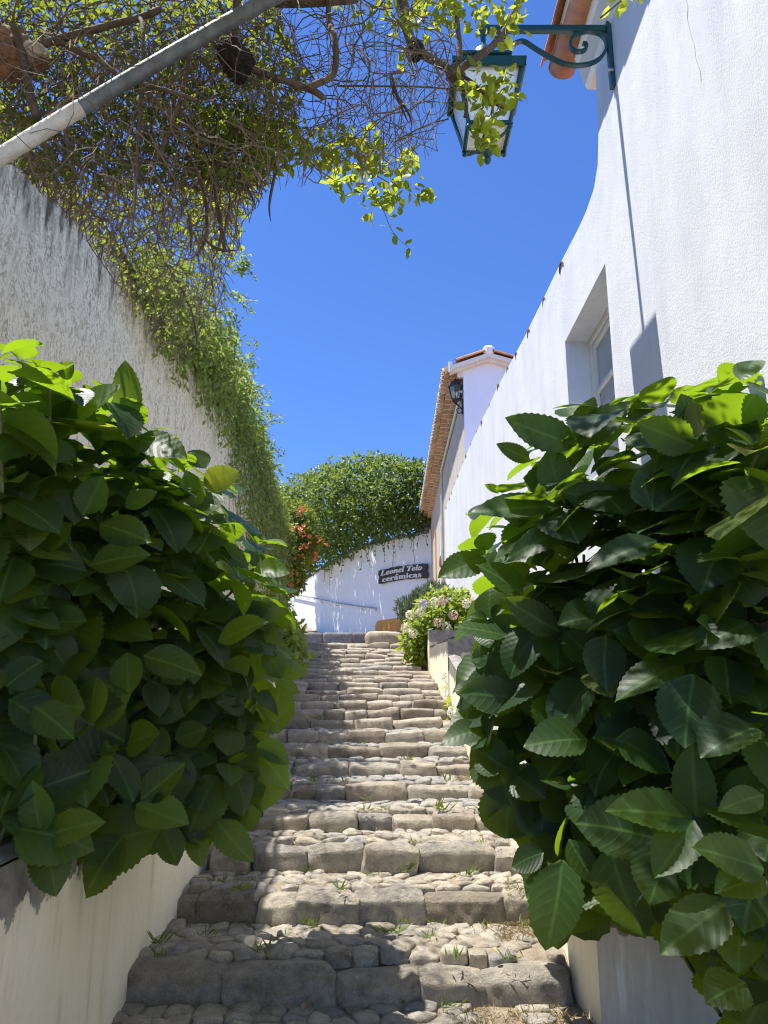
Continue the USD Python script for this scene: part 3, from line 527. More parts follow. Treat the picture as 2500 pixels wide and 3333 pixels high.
def frustum(levels):
    V = np.array(sum([sq(z, h) for z, h in levels], [])); n = len(levels); F = []
    for k in range(n-1):
        for i in range(4): F.append((k*4+i, k*4+(i+1) % 4, (k+1)*4+(i+1) % 4, (k+1)*4+i))
    F += [(3, 2, 1, 0), tuple((n-1)*4 + np.arange(4))]; return V, np.array(F)
RZ, BZ, RH, BH = 5.54, 5.15, 0.215, 0.135
hat = frustum([(RZ, RH + .025), (RZ + .035, RH + .03), (RZ + .05, RH - .01), (RZ + .13, RH - .075), (RZ + .135, RH - .05), (RZ + .155, RH - .05), (RZ + .165, RH - .09), (RZ + .21, RH - .13), (RZ + .23, RH - .13)])
obj('hood', hat, 'lantern_green', lan)
obj('dome', lath([(.085, RZ + .225), (.09, RZ + .24), (.075, RZ + .29), (.045, RZ + .325), (.02, RZ + .34), (.018, RZ + .37), (0, RZ + .37)], 16, (LX, LY, 0)), 'lantern_green', lan, smooth=40)
for i in range(4):
    A, B, C, D = [np.array(q) for q in (sq(RZ, RH - .012)[i], sq(RZ, RH - .012)[(i+1) % 4], sq(BZ, BH - .012)[(i+1) % 4], sq(BZ, BH - .012)[i])]
    n_ = unit(np.cross(B - A, D - A)) ; P = np.array([A, B, C, D, A + n_*.006, B + n_*.006, C + n_*.006, D + n_*.006])
    obj('pane', (P, np.array([(0, 1, 2, 3), (7, 6, 5, 4), (0, 4, 5, 1), (1, 5, 6, 2), (2, 6, 7, 3), (3, 7, 4, 0)])), 'milky_glass', lan)
    obj('corner_bar', tube([sq(RZ, RH)[i], sq(BZ, BH)[i]], 0.014, 5), 'lantern_green', lan)
    obj('rim_bar', tube([sq(RZ - .012, RH + .012)[i], sq(RZ - .012, RH + .012)[(i+1) % 4]], 0.018, 6), 'lantern_green', lan)
    obj('base_bar', tube([sq(BZ, BH + .004)[i], sq(BZ, BH + .004)[(i+1) % 4]], 0.016, 6), 'lantern_green', lan)
    a = np.array(sq(BZ, BH)[i]); ce = np.array([LX, LY, BZ - .12]); obj('bow', tube(spline([a + (0, 0, .02), a*.75 + ce*.25 + [0, 0, -.02], a*.35 + ce*.65 + [0, 0, .015], ce + (a - ce)*[.12, .12, 0]], 10), .010, 5), 'lantern_green', lan)
    obj('foot_knob', trimesh.creation.icosphere(1, .018).apply_translation(np.array(sq(BZ - .025, BH)[i])), 'lantern_green', lan, smooth=True)
obj('finial', lath([(0, BZ - .205), (.014, BZ - .20), (.026, BZ - .175), (.02, BZ - .155), (.014, BZ - .15), (.035, BZ - .135), (.04, BZ - .12), (.025, BZ - .10), (0, BZ - .095)], 14, (LX, LY, 0)), 'lantern_green', lan, smooth=40)
obj('bottom_pane', (np.array(sq(BZ + .012, BH - .01)), np.array([[0, 3, 2, 1]])), 'milky_glass', lan)
obj('lamp_bulb', lath([(0, BZ + .10), (.03, BZ + .10), (.035, BZ + .14), (.06, BZ + .22), (.045, BZ + .28), (0, BZ + .30)], 12, (LX, LY, 0)), 'milky_glass', lan, smooth=True)
wire = tube(spline([(XW - .02, LY + .02, 6.15), (XW - .05, LY, 6.28), (XW - .12, LY - .15, 6.33), (XW - .02, LY - .6, 6.2), (XW - 0.005, LY - 1.6, 6.1)], 20), 0.006, 5)
obj('supply_cable', wire, 'black_iron', lan, smooth=True)

# ------------------------------------------------------------------ far house with brick cornice
XH, D0, D1 = 1.75, 15.8, 29.4
fh = thing('tiled_house', 'farther pinkish white house with red tiled gable and corbelled brick eave', 'house', loc=(XH, D0, 2))
ax, az = 2.31, 8.92
gab = Polygon([(XH, 1), (6.5, 1), (6.5, 7.55), (ax, az - .12), (XH, az - .27)])
g = trimesh.creation.extrude_polygon(gab, D1 - D0, engine='earcut'); v = np.array(g.vertices); obj('walls', (np.stack([v[:, 0], v[:, 2] + D0, v[:, 1]], 1), np.array(g.faces)), 'smooth_white', fh)
# rake moulding on the gable
rk = MB()
for (x0, z0, x1, z1) in ((XH - .30, az - .36, ax, az - .05), (ax, az - .05, 6.6, 7.58)):
    P = np.array([(x0, z0), (x1, z1), (x1, z1 - .17), (x0, z0 - .17)])
    for y0, y1, s in ((D0 - .10, D0 - .002, 0.0), (D0 - .16, D0 - .101, 0.07)):
        q = P.copy(); q[2:, 1] += s; rk.add((np.array([(x, y0, z) for x, z in q] + [(x, y1, z) for x, z in q]), np.array([(0, 1, 2, 3), (7, 6, 5, 4), (0, 4, 5, 1), (1, 5, 6, 2), (2, 6, 7, 3), (3, 7, 4, 0)])))
obj('rake_moulding', rk, 'cream', fh)
ang = math.atan2(.31, .86)
obj('roof_slope', (np.array([(XH - .33, D0 - .1, az - .33), (ax, D0 - .1, az), (ax, D1, az), (XH - .33, D1, az - .33)]), np.array([[0, 1, 2, 3]])), 'terracotta', fh)
obj('roof_slope', (np.array([(ax, D0 - .1, az), (6.7, D0 - .1, 7.6), (6.7, D1, 7.6), (ax, D1, az)]), np.array([[0, 1, 2, 3]])), 'terracotta', fh)
obj('verge_tile', place(barrel(.085, .08, .72, .014, 8), (XH - .15, D0 - .1, az - .25), ry=-ang), 'terracotta', fh, smooth=40)
for k in range(6): obj('verge_tile', place(barrel(.085, .08, .74, .014, 8), (ax + .06 + k*.7, D0 - .1, az - .02 - k*.215), ry=.3), 'terracotta', fh, smooth=40)
obj('ridge_end', bevel_box(ax - .12, ax + .13, D0 - .2, D0 + .25, az - .10, az + .14, 0.07), 'smooth_white', fh)
obj('corner_block', tube([(XH - .29, D0 - .12, az - .50), (XH - .29, D0 - .12, az - .26)], .045, 8), 'mortar_white', fh, smooth=40)
fall = lambda d: -.40*(d - D0)/12.1
def sloped(x0, x1, d0, d1, z0, z1):                    # a bar that follows the falling eave
    v = np.array(trimesh.creation.box([1, 1, 1]).vertices) + .5; f = trimesh.creation.box([1, 1, 1]).faces; y = d0 + v[:, 1]*(d1 - d0)
    return np.stack([x0 + v[:, 0]*(x1 - x0), y, z0 + v[:, 2]*(z1 - z0) + fall(y)], 1), f
for d in np.arange(D0 + .05, D1, .225):
    obj('eave_tile', place(barrel(.10, .09, .55, .014, 6), (XH - .44 + rng.uniform(-.01, .01), d + .11, az - .40 + fall(d)), ry=-.30), 'eave_tile', fh, smooth=40)
    obj('eave_tile', place(barrel(.115, .105, .5, .014, 6, up=-1), (XH - .43, d, az - .345 + fall(d)), ry=-.30), 'eave_tile', fh, smooth=40)
    v = np.array(trimesh.creation.icosphere(1, .05).vertices); obj('mortar_plug', (v*[.6, 1, .9] + [XH - .435, d + .11, az - .375 + fall(d)], trimesh.creation.icosphere(1, .05).faces), 'mortar_white', fh, smooth=True)
obj('eave_mortar', sloped(XH - .275, XH - .001, D0, D1, az - .447, az - .30), 'mortar_white', fh)
obj('cornice_mortar', sloped(XH - .125, XH - .001, D0, D1, az - .565, az - .448), 'mortar_white', fh)
for n, d in enumerate(np.arange(D0 + .03, D1 - .3, .30)):
    r = rng.uniform(-.012, .012)
    obj('brick', bevel_box(XH - .29 + r, XH - .14, d, d + .235, az - .462 + fall(d), az - .38 + fall(d), .006), 'brick_red', fh)
    obj('brick', bevel_box(XH - .14 + r, XH - .004, d + .02, d + .255, az - .58 + fall(d), az - .50 + fall(d), .006), 'brick_red', fh)
obj('side_wall', bx(XH - .004, XH + .02, D0 + .004, D1, 2.2, az - .60), 'tan_render', fh)
obj('downpipe', tube([(XH - .05, D0 + .05, 8.04), (XH - .05, 18.8, 8.04), (XH - .05, 21.75, 8.02), (XH - .05, 21.88, 7.95), (XH - .05, 21.9, 7.8), (XH - .05, 21.9, 3)], .036, 8), 'downpipe_paint', fh, smooth=40)
obj('door_surround', bevel_box(XH - .035, XH - .002, 22.9, 23.12, 2.9, 6.6, .01), 'cream', fh)
obj('door_surround', bevel_box(XH - .035, XH - .002, 25.2, 25.5, 2.9, 6.9, .01), 'ochre_paint', fh)
obj('wall_hook', lath([(0, 5.25), (.03, 5.27), (.05, 5.4), (.02, 5.6), (0, 5.62)], 8, (XH - .06, 22.75, 0)), 'terracotta', fh, smooth=True)
# black lamp on that house
hl = thing('wall_lamp', 'small black iron wall lamp with clear panes under the brick eave', 'lamp', loc=(XH, D0, 7))
c0 = at(1484, 1277, D0 + .15); lx, ly, lz = c0
obj('bracket', MB().add(bevel_box(XH - .035, XH - .002, ly - .05, ly + .05, lz - .52, lz - .16, .01)).add(tube(spline([(XH - .03, ly, lz - .40), (XH - .16, ly, lz - .27), (lx + .02, ly, lz - .29), (lx, ly, lz - .24)], 14), .018, 6)).add(tube(spline([(XH - .03, ly, lz - .45), (XH - .12, ly, lz - .48), (XH - .14, ly, lz - .40), (XH - .09, ly, lz - .38)], 10), .012, 5)), 'black_iron', hl)
def sql(z, h): return [np.array((lx + h*math.cos(a), ly + h*math.sin(a), z)) for a in np.arange(6)*math.pi/3 + .3]
def hexf(levels):
    V = np.array(sum([sql(z, h) for z, h in levels], [])); n = len(levels); F = []
    for k in range(n-1):
        for i in range(6): F += [(k*6+i, k*6+(i+1) % 6, (k+1)*6+(i+1) % 6), (k*6+i, (k+1)*6+(i+1) % 6, (k+1)*6+i)]
    for i in range(1, 5): F += [(0, i+1, i), ((n-1)*6, (n-1)*6+i, (n-1)*6+i+1)]
    return V, np.array(F)
obj('cap', hexf([(lz + .10, .185), (lz + .13, .19), (lz + .15, .14), (lz + .24, .115), (lz + .27, .05), (lz + .29, .04), (lz + .33, .02)]), 'black_iron', hl)
obj('base', hexf([(lz - .25, .03), (lz - .2, .06), (lz - .19, .105), (lz - .165, .11)]), 'black_iron', hl)
for i in range(6):
    obj('corner_bar', tube([sql(lz + .10, .165)[i], sql(lz - .17, .10)[i]], .013, 5), 'black_iron', hl)
    obj('pane', (np.array([sql(lz + .10, .155)[i], sql(lz + .10, .155)[(i+1) % 6], sql(lz - .16, .095)[(i+1) % 6], sql(lz - .16, .095)[i]]), np.array([[0, 1, 2, 3]])), 'pane_glass', hl)
obj('bulb', lath([(0, lz - .16), (.02, lz - .16), (.02, lz - .11), (.045, lz - .05), (.04, lz), (0, lz + .02)], 10, (lx, ly, 0)), 'milky_glass', hl, smooth=True)

# ------------------------------------------------------------------ curved sign wall at the head of the stairs
cw = thing('curved_wall', 'curved white wall at the head of the stairs carrying the shop sign', 'wall', loc=(0, 29, 3.4))
WP = np.array([(1.75, 28.0), (0.7, 28.85), (-0.3, 29.9), (-1.26, 31.3), (-2.4, 34.2), (-3.9, 38.8), (-5.4, 43.0), (-7.2, 48.0)])
cl = spline(WP, 90); tl = unit(np.gradient(cl, axis=0)); nl = np.stack([tl[:, 1], -tl[:, 0]], 1)           # nl: away from the alley
arc = np.concatenate([[0], np.cumsum(np.linalg.norm(np.diff(cl, axis=0), axis=1))])
def wall_at(s, off=0.0):                          # point on the face, off metres out towards the alley
    return np.array([np.interp(s, arc, cl[:, 0]) - off*np.interp(s, arc, nl[:, 0]), np.interp(s, arc, cl[:, 1]) - off*np.interp(s, arc, nl[:, 1])])
TOPZ = lambda s: 7.42 - 0.10*np.clip(s/6, 0, 1) + 0.015*math.sin(s*5)
V = []
for k in range(90):
    p = cl[k]; q = cl[k] + nl[k]*0.35; t = TOPZ(arc[k]); b = float(level(p[1])) - .5
    V += [(*p, b), (*p, t), (*q, t + .02), (*q, b)]
i, j = np.meshgrid(np.arange(3), np.arange(89)); a = (j*4 + i).ravel()
F = np.stack([a, a+1, a+5, a+4], 1); F = np.vstack([F, [[0, 3, 2, 1]], [[89*4, 89*4+1, 89*4+2, 89*4+3]]])
obj('wall', (np.array(V), F), 'smooth_white', cw)
s = 0.06; k = 0
while s < 13:
    w_ = rng.uniform(.26, .42); p = wall_at(s + w_/2, -.17); t_ = wall_at(s + w_) - wall_at(s); seed += 1
    q = rock((0, 0, 0), (w_*.88, .40, .17), seed, 2, 5, .14, .04); an = math.atan2(t_[1], t_[0]); c_, s__ = math.cos(an), math.sin(an)
    v = q[0] @ np.array([[c_, s__, 0], [-s__, c_, 0], [0, 0, 1]]) + np.array([p[0], p[1], TOPZ(s) + .06]); obj('coping_stone', (v, q[1]), 'dark_stone', cw, smooth=True); s += w_
for r in range(3):
    for c in range(2):
        p = wall_at(.18 + c*.30, -.05); seed += 1; obj('quoin_stone', rock((p[0], p[1], TOPZ(0) + .20 + r*.15), (.24, .3, .12), seed, 2, 5, .12, .02), 'dark_stone', cw, smooth=True)
V = np.array([(*wall_at(0.02, -.02), TOPZ(0)), (*wall_at(.64, -.02), TOPZ(0)), (*wall_at(.64, -.02), TOPZ(0) + .60), (*wall_at(0.02, -.02), TOPZ(0) + .60)]); obj('quoin_mortar', (V, np.array([[0, 3, 2, 1]])), 'mortar_white', cw)
# ochre painted foot of the wall
ss = np.linspace(.03, 2.86, 22); V = []
for n, s in enumerate(ss):
    p = wall_at(s, .006); b = float(level(p[1])) - .3; t = 4.42 - .03*s - (0.16*((s - 2.7)/.16)**2 if s > 2.7 else 0); V += [(*p, b), (*p, t)]
a = np.arange(21)*2; obj('ochre_dado', (np.array(V), np.stack([a, a+1, a+3, a+2], 1)), 'ochre_paint', cw)
# handrail
hr = thing('handrail', 'thin grey metal handrail fixed along the foot of the curved white wall', 'handrail', loc=(-1, 30, 4.8))
sr = np.linspace(2.78, 15.5, 30); zr = np.interp(sr, [2.78, 15.5], [4.83, 6.93])
rail = [(*wall_at(s, .10), z) for s, z in zip(sr, zr)]; obj('rail', tube([(*wall_at(2.70, .10), 4.72)] + [(*wall_at(2.71, .10), 4.82)] + rail, .03, 6), 'rail_grey', hr, smooth=40)
for s in (3.6, 6.2, 9.0, 12.0): z = np.interp(s, [2.78, 15.5], [4.83, 6.93]); obj('rail_bracket', tube([(*wall_at(s, .10), z - .03), (*wall_at(s, .10), z - .12), (*wall_at(s, .0), z - .14)], .015, 5), 'rail_grey', hr)
# carved shop sign
sg = thing('shop_sign', 'dark wooden shop sign with raised pale lettering on the curved wall', 'sign', loc=(*wall_at(1.25, .06), 6.03))
A, B = wall_at(.10, .10), wall_at(2.52, .10); e1 = (A - B)/np.linalg.norm(A - B); out = np.array([e1[1], -e1[0]]); LS = np.linalg.norm(A - B)
def on_sign(m, z0, off):                             # local (x along, y up, z out) -> world
    v = np.array(m.vertices if hasattr(m, 'vertices') else m[0]); f = np.array(m.faces if hasattr(m, 'faces') else m[1])
    P = np.stack([B[0] + e1[0]*v[:, 0] + out[0]*(v[:, 2] + off), B[1] + e1[1]*v[:, 0] + out[1]*(v[:, 2] + off), z0 + v[:, 1] + 0.05*np.sin(v[:, 0]/LS*math.pi)], 1); return P, f
xs = np.linspace(0, LS, 40); r_ = np.random.default_rng(4)
up = .26 + .012*r_.normal(size=40); lo = -.27 + .012*r_.normal(size=40)
bo = Polygon(list(zip(xs, lo)) + [(LS + .03, -.12), (LS - .04, .02), (LS + .02, .15)] + list(zip(xs, up))[::-1] + [(-.03, .12), (.03, .0), (-.01, -.12)])
bm = trimesh.creation.extrude_polygon(bo.buffer(0), .05, engine='earcut'); bm = bm.subdivide_to_size(.3); obj('board', on_sign(bm, 6.0, -.02), 'sign_wood', sg)
def lettering(text, height, depth, shear=0.0):
    from PIL import Image, ImageDraw, ImageFont
    font = ImageFont.truetype(glob.glob('/opt/blender-*/*/datafiles/fonts/NotoSansMath-Regular.woff2')[0], 96)
    x0, y0, x1, y1 = font.getbbox(text, anchor='ls', stroke_width=1); im = Image.new('L', (x1 - x0 + 8, y1 - y0 + 8))
    ImageDraw.Draw(im).text((4 - x0, 4 - y0), text, 255, font, anchor='ls', stroke_width=1)
    on = np.pad(np.asarray(im) > 127, ((0, 0), (1, 1))).astype(np.int8); rows, st = np.nonzero(np.diff(on, axis=1) == 1); en = np.nonzero(np.diff(on, axis=1) == -1)[1]
    sh = union_all(shapely.box(st, -rows - 1, en, -rows)).buffer(.6).buffer(-.6).simplify(.7); k = height/70.0
    sh = affinity.affine_transform(sh, [k, shear*k, 0, k, -4*k, (4 - y0)*k])
    return trimesh.util.concatenate([trimesh.creation.extrude_polygon(g, depth, engine='earcut') for g in getattr(sh, 'geoms', [sh])])
def math_letters(t, cap, low): return ''.join(chr(cap + ord(c) - 65) if c.isupper() else chr(low + ord(c) - 97) if c.islower() else c for c in t)
L1 = lettering(math_letters('Leonel Telo', 0x1D468, 0x1D482), .205, .03); k = 2.10/(L1.bounds[1][0] - L1.bounds[0][0]); L1.apply_scale([k, 1, 1]); L1.apply_translation([.11 - L1.bounds[0][0], .030, .0])
L2 = lettering(math_letters('ceramicas', 0x1D400, 0x1D41A), .20, .03); k = 1.95/(L2.bounds[1][0] - L2.bounds[0][0]); L2.apply_scale([k, 1, 1]); L2.apply_translation([.22 - L2.bounds[0][0], -.232, .0])
xa = .22 + 1.95*0.385; hat_ = Polygon([(xa - .085, -.075), (xa, -.005), (xa + .085, -.075), (xa + .05, -.085), (xa, -.045), (xa - .05, -.085)])
L3 = trimesh.creation.extrude_polygon(hat_, .03, engine='earcut')
obj('lettering', on_sign(L1.subdivide_to_size(.3), 6.0, .028), 'sign_letter', sg)
obj('lettering', on_sign(trimesh.util.concatenate([L2, L3]).subdivide_to_size(.3), 6.0, .028), 'sign_letter', sg)
for s in (.75, 1.85): obj('hanging_wire', tube([(*wall_at(s, .03), 6.28), (*wall_at(s, .012), 6.55)], .008, 4), 'rail_grey', sg)

# small white house glimpsed beyond
fw = thing('far_cottage', 'little white house with tiled roof glimpsed behind the orange flowers', 'house', loc=(-7, 52, 7))
p = at(965, 1850, 52.0)
obj('wall', bx(p[0] - 5, p[0] + 1.2, 52, 56, 6.5, p[2] + .55), 'smooth_white', fw)
obj('roof', (np.array([(p[0] - 5.2, 51.7, p[2] + .5), (p[0] + 1.4, 51.7, p[2] + .5), (p[0] + 1.4, 54, p[2] + 1.3), (p[0] - 5.2, 54, p[2] + 1.3)]), np.array([[0, 1, 2, 3]])), 'terracotta', fw)

# ------------------------------------------------------------------ plants
def inside(poly, P): return contains_xy(poly, P[:, 0], P[:, 1])
def sample(poly, n, r=rng):
    x0, y0, x1, y1 = poly.bounds; out = np.zeros((0, 2))
    while len(out) < n:
        q = np.stack([r.uniform(x0, x1, 2*n), r.uniform(y0, y1, 2*n)], 1); out = np.vstack([out, q[contains_xy(poly, q[:, 0], q[:, 1])]])
    return out[:n]
def spread(poly, n, r=rng):
    """n well spread points in the polygon."""
    c = sample(poly, n*12, r); pts = [c[0]]; dmin = np.linalg.norm(c - c[0], axis=1)
    for _ in range(n-1):
        k = int(np.argmax(dmin*r.uniform(.75, 1, len(c)))); pts.append(c[k]); dmin = np.minimum(dmin, np.linalg.norm(c - c[k], axis=1))
    return np.array(pts)
LT = np.array([0, .06, .14, .25, .38, .5, .63, .75, .85, .93, .975, 1]); LWD = np.array([.05, .30, .66, .91, 1.0, .98, .88, .70, .46, .22, .09, 0])
def big_leaf(base, d0, n0, L, W, droop=0.6, cup=0.25, nv=24, nu=6, r=rng, wave=0.02):
    d0 = unit(d0); n0 = unit(n0 - d0*np.dot(n0, d0)); e = np.cross(n0, d0)
    t = np.linspace(0, 1, nv+1); th = droop*t**1.2; dr = np.cos(th)[:, None]*d0 - np.sin(th)[:, None]*n0; nn = np.sin(th)[:, None]*d0 + np.cos(th)[:, None]*n0
    P = base + np.vstack([[0, 0, 0], np.cumsum((dr[1:] + dr[:-1])/2, 0)])*L/nv
    side = r.normal(0, .10); P = P + e*(side*L*t**2)[:, None]
    w = np.interp(t, LT, LWD)*W/2*1.04; s = np.linspace(-1, 1, nu+1)
    edge = 1 + 0.045*np.where(np.arange(nv+1) % 2 == 0, 1, -1); edge[0] = edge[-1] = 1
    sw = s[None]*w[:, None]; sw[:, 0] *= edge; sw[:, -1] *= edge
    k1, k2 = r.uniform(4, 8), r.uniform(0, 6)
    h = cup*np.abs(s)[None]**1.6*w[:, None] + wave*L*np.sin(k1*t + k2)[:, None]*np.abs(s)[None] * np.sign(s + .01)[None]**(1 if r.random() < .5 else 2)
    h = h + 0.012*L*np.sin(t*2*np.pi*8.5 - np.abs(s)[:, None]*5).T[:nu+1].T*(1 - np.abs(s)[None])*0.5 if False else h
    V = P[:, None] + sw[..., None]*e + h[..., None]*nn[:, None]
    U = np.stack([0.5 + sw/L, np.repeat(t[:, None], nu+1, 1)], -1)
    i, j = np.meshgrid(np.arange(nu), np.arange(nv)); a = (j*(nu+1) + i).ravel()
    return V.reshape(-1, 3), np.stack([a, a+1, a+nu+2, a+nu+1], 1), U.reshape(-1, 2)
def hydrangea(name, label, outline, depth, Lr, n_front, n_back, foot, manual, seed, group=None, stems=26, bias=(0, 0, 0)):
    r = np.random.default_rng(seed); poly = Polygon(outline); big = poly.buffer(28); inner = poly.buffer(-45); c2 = np.array(poly.centroid.coords[0]); prepare(big)
    t = thing(name, label, 'hydrangea', group, loc=foot(np.array([*at(*c2, depth(*c2))])))
    leaves, back, tips = [], [], []
    for base, tip, dd, wf in manual:
        d_ = depth(*base) - .12 + dd; b = at(*base, d_); q = at(*tip, d_ + r.uniform(-.06, .02)); d0 = q - b; L = np.linalg.norm(d0)
        to = unit(np.array([0, 0, EYE]) - b); n0 = to*0.8 + np.array([-.15, 0, .55]) + r.normal(0, .2, 3)
        leaves.append((d_ - 1.0, big_leaf(b - unit(d0)*.0, d0 + n0*0.12*L, n0, L*1.03, L*wf, .3, r.uniform(.1, .3), r=r))); tips.append(b - to*.05)
    for layer, n in ((0, n_front), (1, n_back)):
        for (px, py) in spread(inner if layer == 0 else poly.buffer(-70), n, r):
            d_ = depth(px, py) + (r.uniform(-.12, .15) if layer == 0 else r.uniform(.2, .75)); c = at(px, py, d_)
            to = unit(np.array([0, 0, EYE]) - c); rad = np.array([px - c2[0], 0, -(py - c2[1])]); rad = rad/np.linalg.norm([poly.bounds[2] - c2[0], poly.bounds[3] - c2[1]])
            hz = float(np.clip((c[2] - 1.45)/1.1, 0, 1)); a = unit(to*(.62 - .45*hz) + np.array([0, 0, .60 + .30*hz]) + rad*(.55 - .1*hz) + np.array(bias) + r.normal(0, .22, 3)); tips.append(c)
            u = unit(np.cross(a, [0.2, 0.3, 1])); v = np.cross(a, u); ph = r.uniform(0, 6.28); sc = r.uniform(.66, 1.14)
            for pair in range(4 if layer == 0 else 3):
                for side in (0, 1):
                    az = ph + pair*math.pi/2 + side*math.pi + r.normal(0, .22); al = [1.75, 1.5, 1.1, .62][pair] + r.normal(0, .15); L = Lr(px, py)*[1.0, .94, .68, .38][pair]*sc*r.uniform(.86, 1.1)
                    if pair == 3 and r.random() < .4: continue
                    pr = u*math.cos(az) + v*math.sin(az); d0 = a*math.cos(al) + pr*math.sin(al) + np.array([0, 0, -.22*(pair < 2)]); n0 = a*math.sin(al) - pr*math.cos(al) + np.array([0, 0, .15])
                    b = c + unit(d0)*L*.16 - a*.035*pair*0 - a*[.05, .03, .0, 0][pair]
                    lf = big_leaf(b, d0, n0, L, L*r.uniform(.76, .98), r.uniform(.1, 1.0), r.uniform(-.05, .4), *((24, 6) if layer == 0 else (10, 4)), r=r)
                    if not inside(big, proj(lf[0][[len(lf[0])//2, -3]])).all(): continue
                    (leaves if layer == 0 else back).append((np.linalg.norm(c - [0, 0, EYE]), lf))
    leaves.sort(key=lambda q: q[0]); rest = MB()
    for n, (_, (v, f, u)) in enumerate(leaves):
        if n < 300: obj('leaf', (v, f), 'hydrangea_leaf' if r.random() > .035 else 'hydrangea_leaf_pale', t, smooth=True, uv=u)
        else: rest.add((v, f), u)
    for _, (v, f, u) in back: rest.add((v, f), u)
    obj('foliage', rest, 'hydrangea_leaf', t, smooth=True, kind='stuff')
    o = np.argsort([tp[1] for tp in tips])[::max(1, len(tips)//stems)]
    for k in o:
        q = tips[k]; b = foot(q); m_ = (q*.55 + b*.45) + np.array([0, .12, .10]) + r.normal(0, .06, 3)
        obj('stem', tube(spline([b, m_, q], 9), np.linspace(.012, .007, 9), 6, False), 'stem_green', t, smooth=True)
    print(name, len(leaves), len(back)); return t
k = 2500/1659
LEFT = [(-60, 690), (0, 715), (60, 735), (110, 775), (150, 760), (165, 800), (240, 790), (275, 775), (290, 840), (320, 870), (350, 900), (400, 945), (430, 1000), (500, 1005), (520, 1080), (560, 1120), (600, 1160), (628, 1205), (632, 1320), (640, 1400), (648, 1475), (615, 1530), (600, 1570), (625, 1610), (632, 1690), (575, 1700), (550, 1760), (540, 1830), (470, 1830), (430, 1850), (385, 1845), (330, 1800), (230, 1840), (160, 1880), (90, 1860), (40, 1800), (-60, 1810)]
zl = lambda x, y: (x/1.327, 2000 + y/1.327); zr = lambda x, y: (1250 + x/1.327, 2000 + y/1.327); zq = lambda x, y: (1250 + x/1.327, 1000 + y/1.327); zp = lambda x, y: (x*.6028, 1050 + y*.6028)
man_l = [(zl(180, 970), zl(258, 1205), -.1, .75), (zl(540, 950), zl(335, 1190), -.05, .6), (zl(700, 920), zl(765, 1082), 0, .8), (zl(820, 890), zl(893, 1078), .1, .55), (zl(930, 885), zl(1074, 1082), .05, .55), (zl(180, 950), zl(130, 725), -.15, .62), (zl(190, 965), zl(450, 870), -.15, .6), (zl(170, 960), zl(0, 800), -.12, .7),
         (zl(590, 820), zl(790, 930), -.1, .72), (zl(575, 810), zl(490, 590), -.1, .55), (zl(610, 800), zl(800, 650), -.1, .6), (zl(545, 165), zl(570, 345), -.15, .85), (zl(620, 180), zl(865, 255), -.1, .6), (zl(1110, 560), zl(1255, 630), 0, .6), (zl(1120, 600), zl(1262, 742), 0, .55), (zl(420, 270), zl(390, 470), -.15, .85), (zl(150, 400), zl(325, 520), -.15, .6), (zl(945, 120), zl(1150, 20), -.05, .6),
         (zp(420, 530), zp(635, 330), -.1, .75), (zp(700, 540), zp(665, 200), 0, .42), (zp(730, 630), zp(1020, 700), -.05, .6), (zp(1110, 790), zp(1020, 690), .05, .9), (zp(1100, 880), zp(1280, 790), .05, .7), (zp(1070, 1000), zp(1010, 800), 0, .62), (zp(380, 760), zp(105, 720), -.1, .62), (zp(450, 1040), zp(560, 830), -.1, .72), (zp(680, 1000), zp(835, 900), -.05, .7), (zp(540, 1090), zp(815, 1170), -.1, .62), (zp(390, 1090), zp(180, 1260), -.1, .75), (zp(1150, 1210), zp(1350, 1310), 0, .6), (zp(1370, 1330), zp(1565, 1340), 0, .6), (zp(330, 300), zp(400, 220), 0, .9), (zp(490, 1310), zp(800, 1230), -.1, .6)]
hydrangea('hydrangea_bush', 'big dark-leaved hydrangea bush leaning out of the left planter under the old wall', [(x*k, y*k) for x, y in LEFT], lambda px, py: 2.9 + 1.45*np.clip(px, 0, 1000)/970 + .12*(py - 2000)/900*(px < 700),
          lambda px, py: .268, 94, 92, lambda q: np.array([min(q[0] - .25, -1.5), q[1] + .15, .78]), man_l, 21, bias=(.12, 0, 0))
RIGHT = [(1720, 730), (1659, 760), (1600, 790), (1570, 830), (1500, 830), (1440, 850), (1380, 835), (1340, 840), (1280, 850), (1200, 870), (1150, 880), (1092, 915), (1130, 950), (1075, 970), (1110, 1000), (1060, 1030), (1040, 1090), (1015, 1110), (1045, 1145), (1000, 1180), (955, 1240), (1020, 1270), (1000, 1320), (990, 1380), (1000, 1430), (980, 1460), (985, 1540), (955, 1590), (1010, 1610), (1035, 1650), (1050, 1700), (1050, 1760), (1085, 1790), (1130, 1850), (1150, 1900), (1145, 1950), (1200, 2040), (1260, 1950), (1290, 1950), (1370, 2010), (1400, 1930), (1440, 1930), (1430, 2060), (1520, 2060), (1565, 2110), (1520, 2140), (1530, 2230), (1720, 2230)]
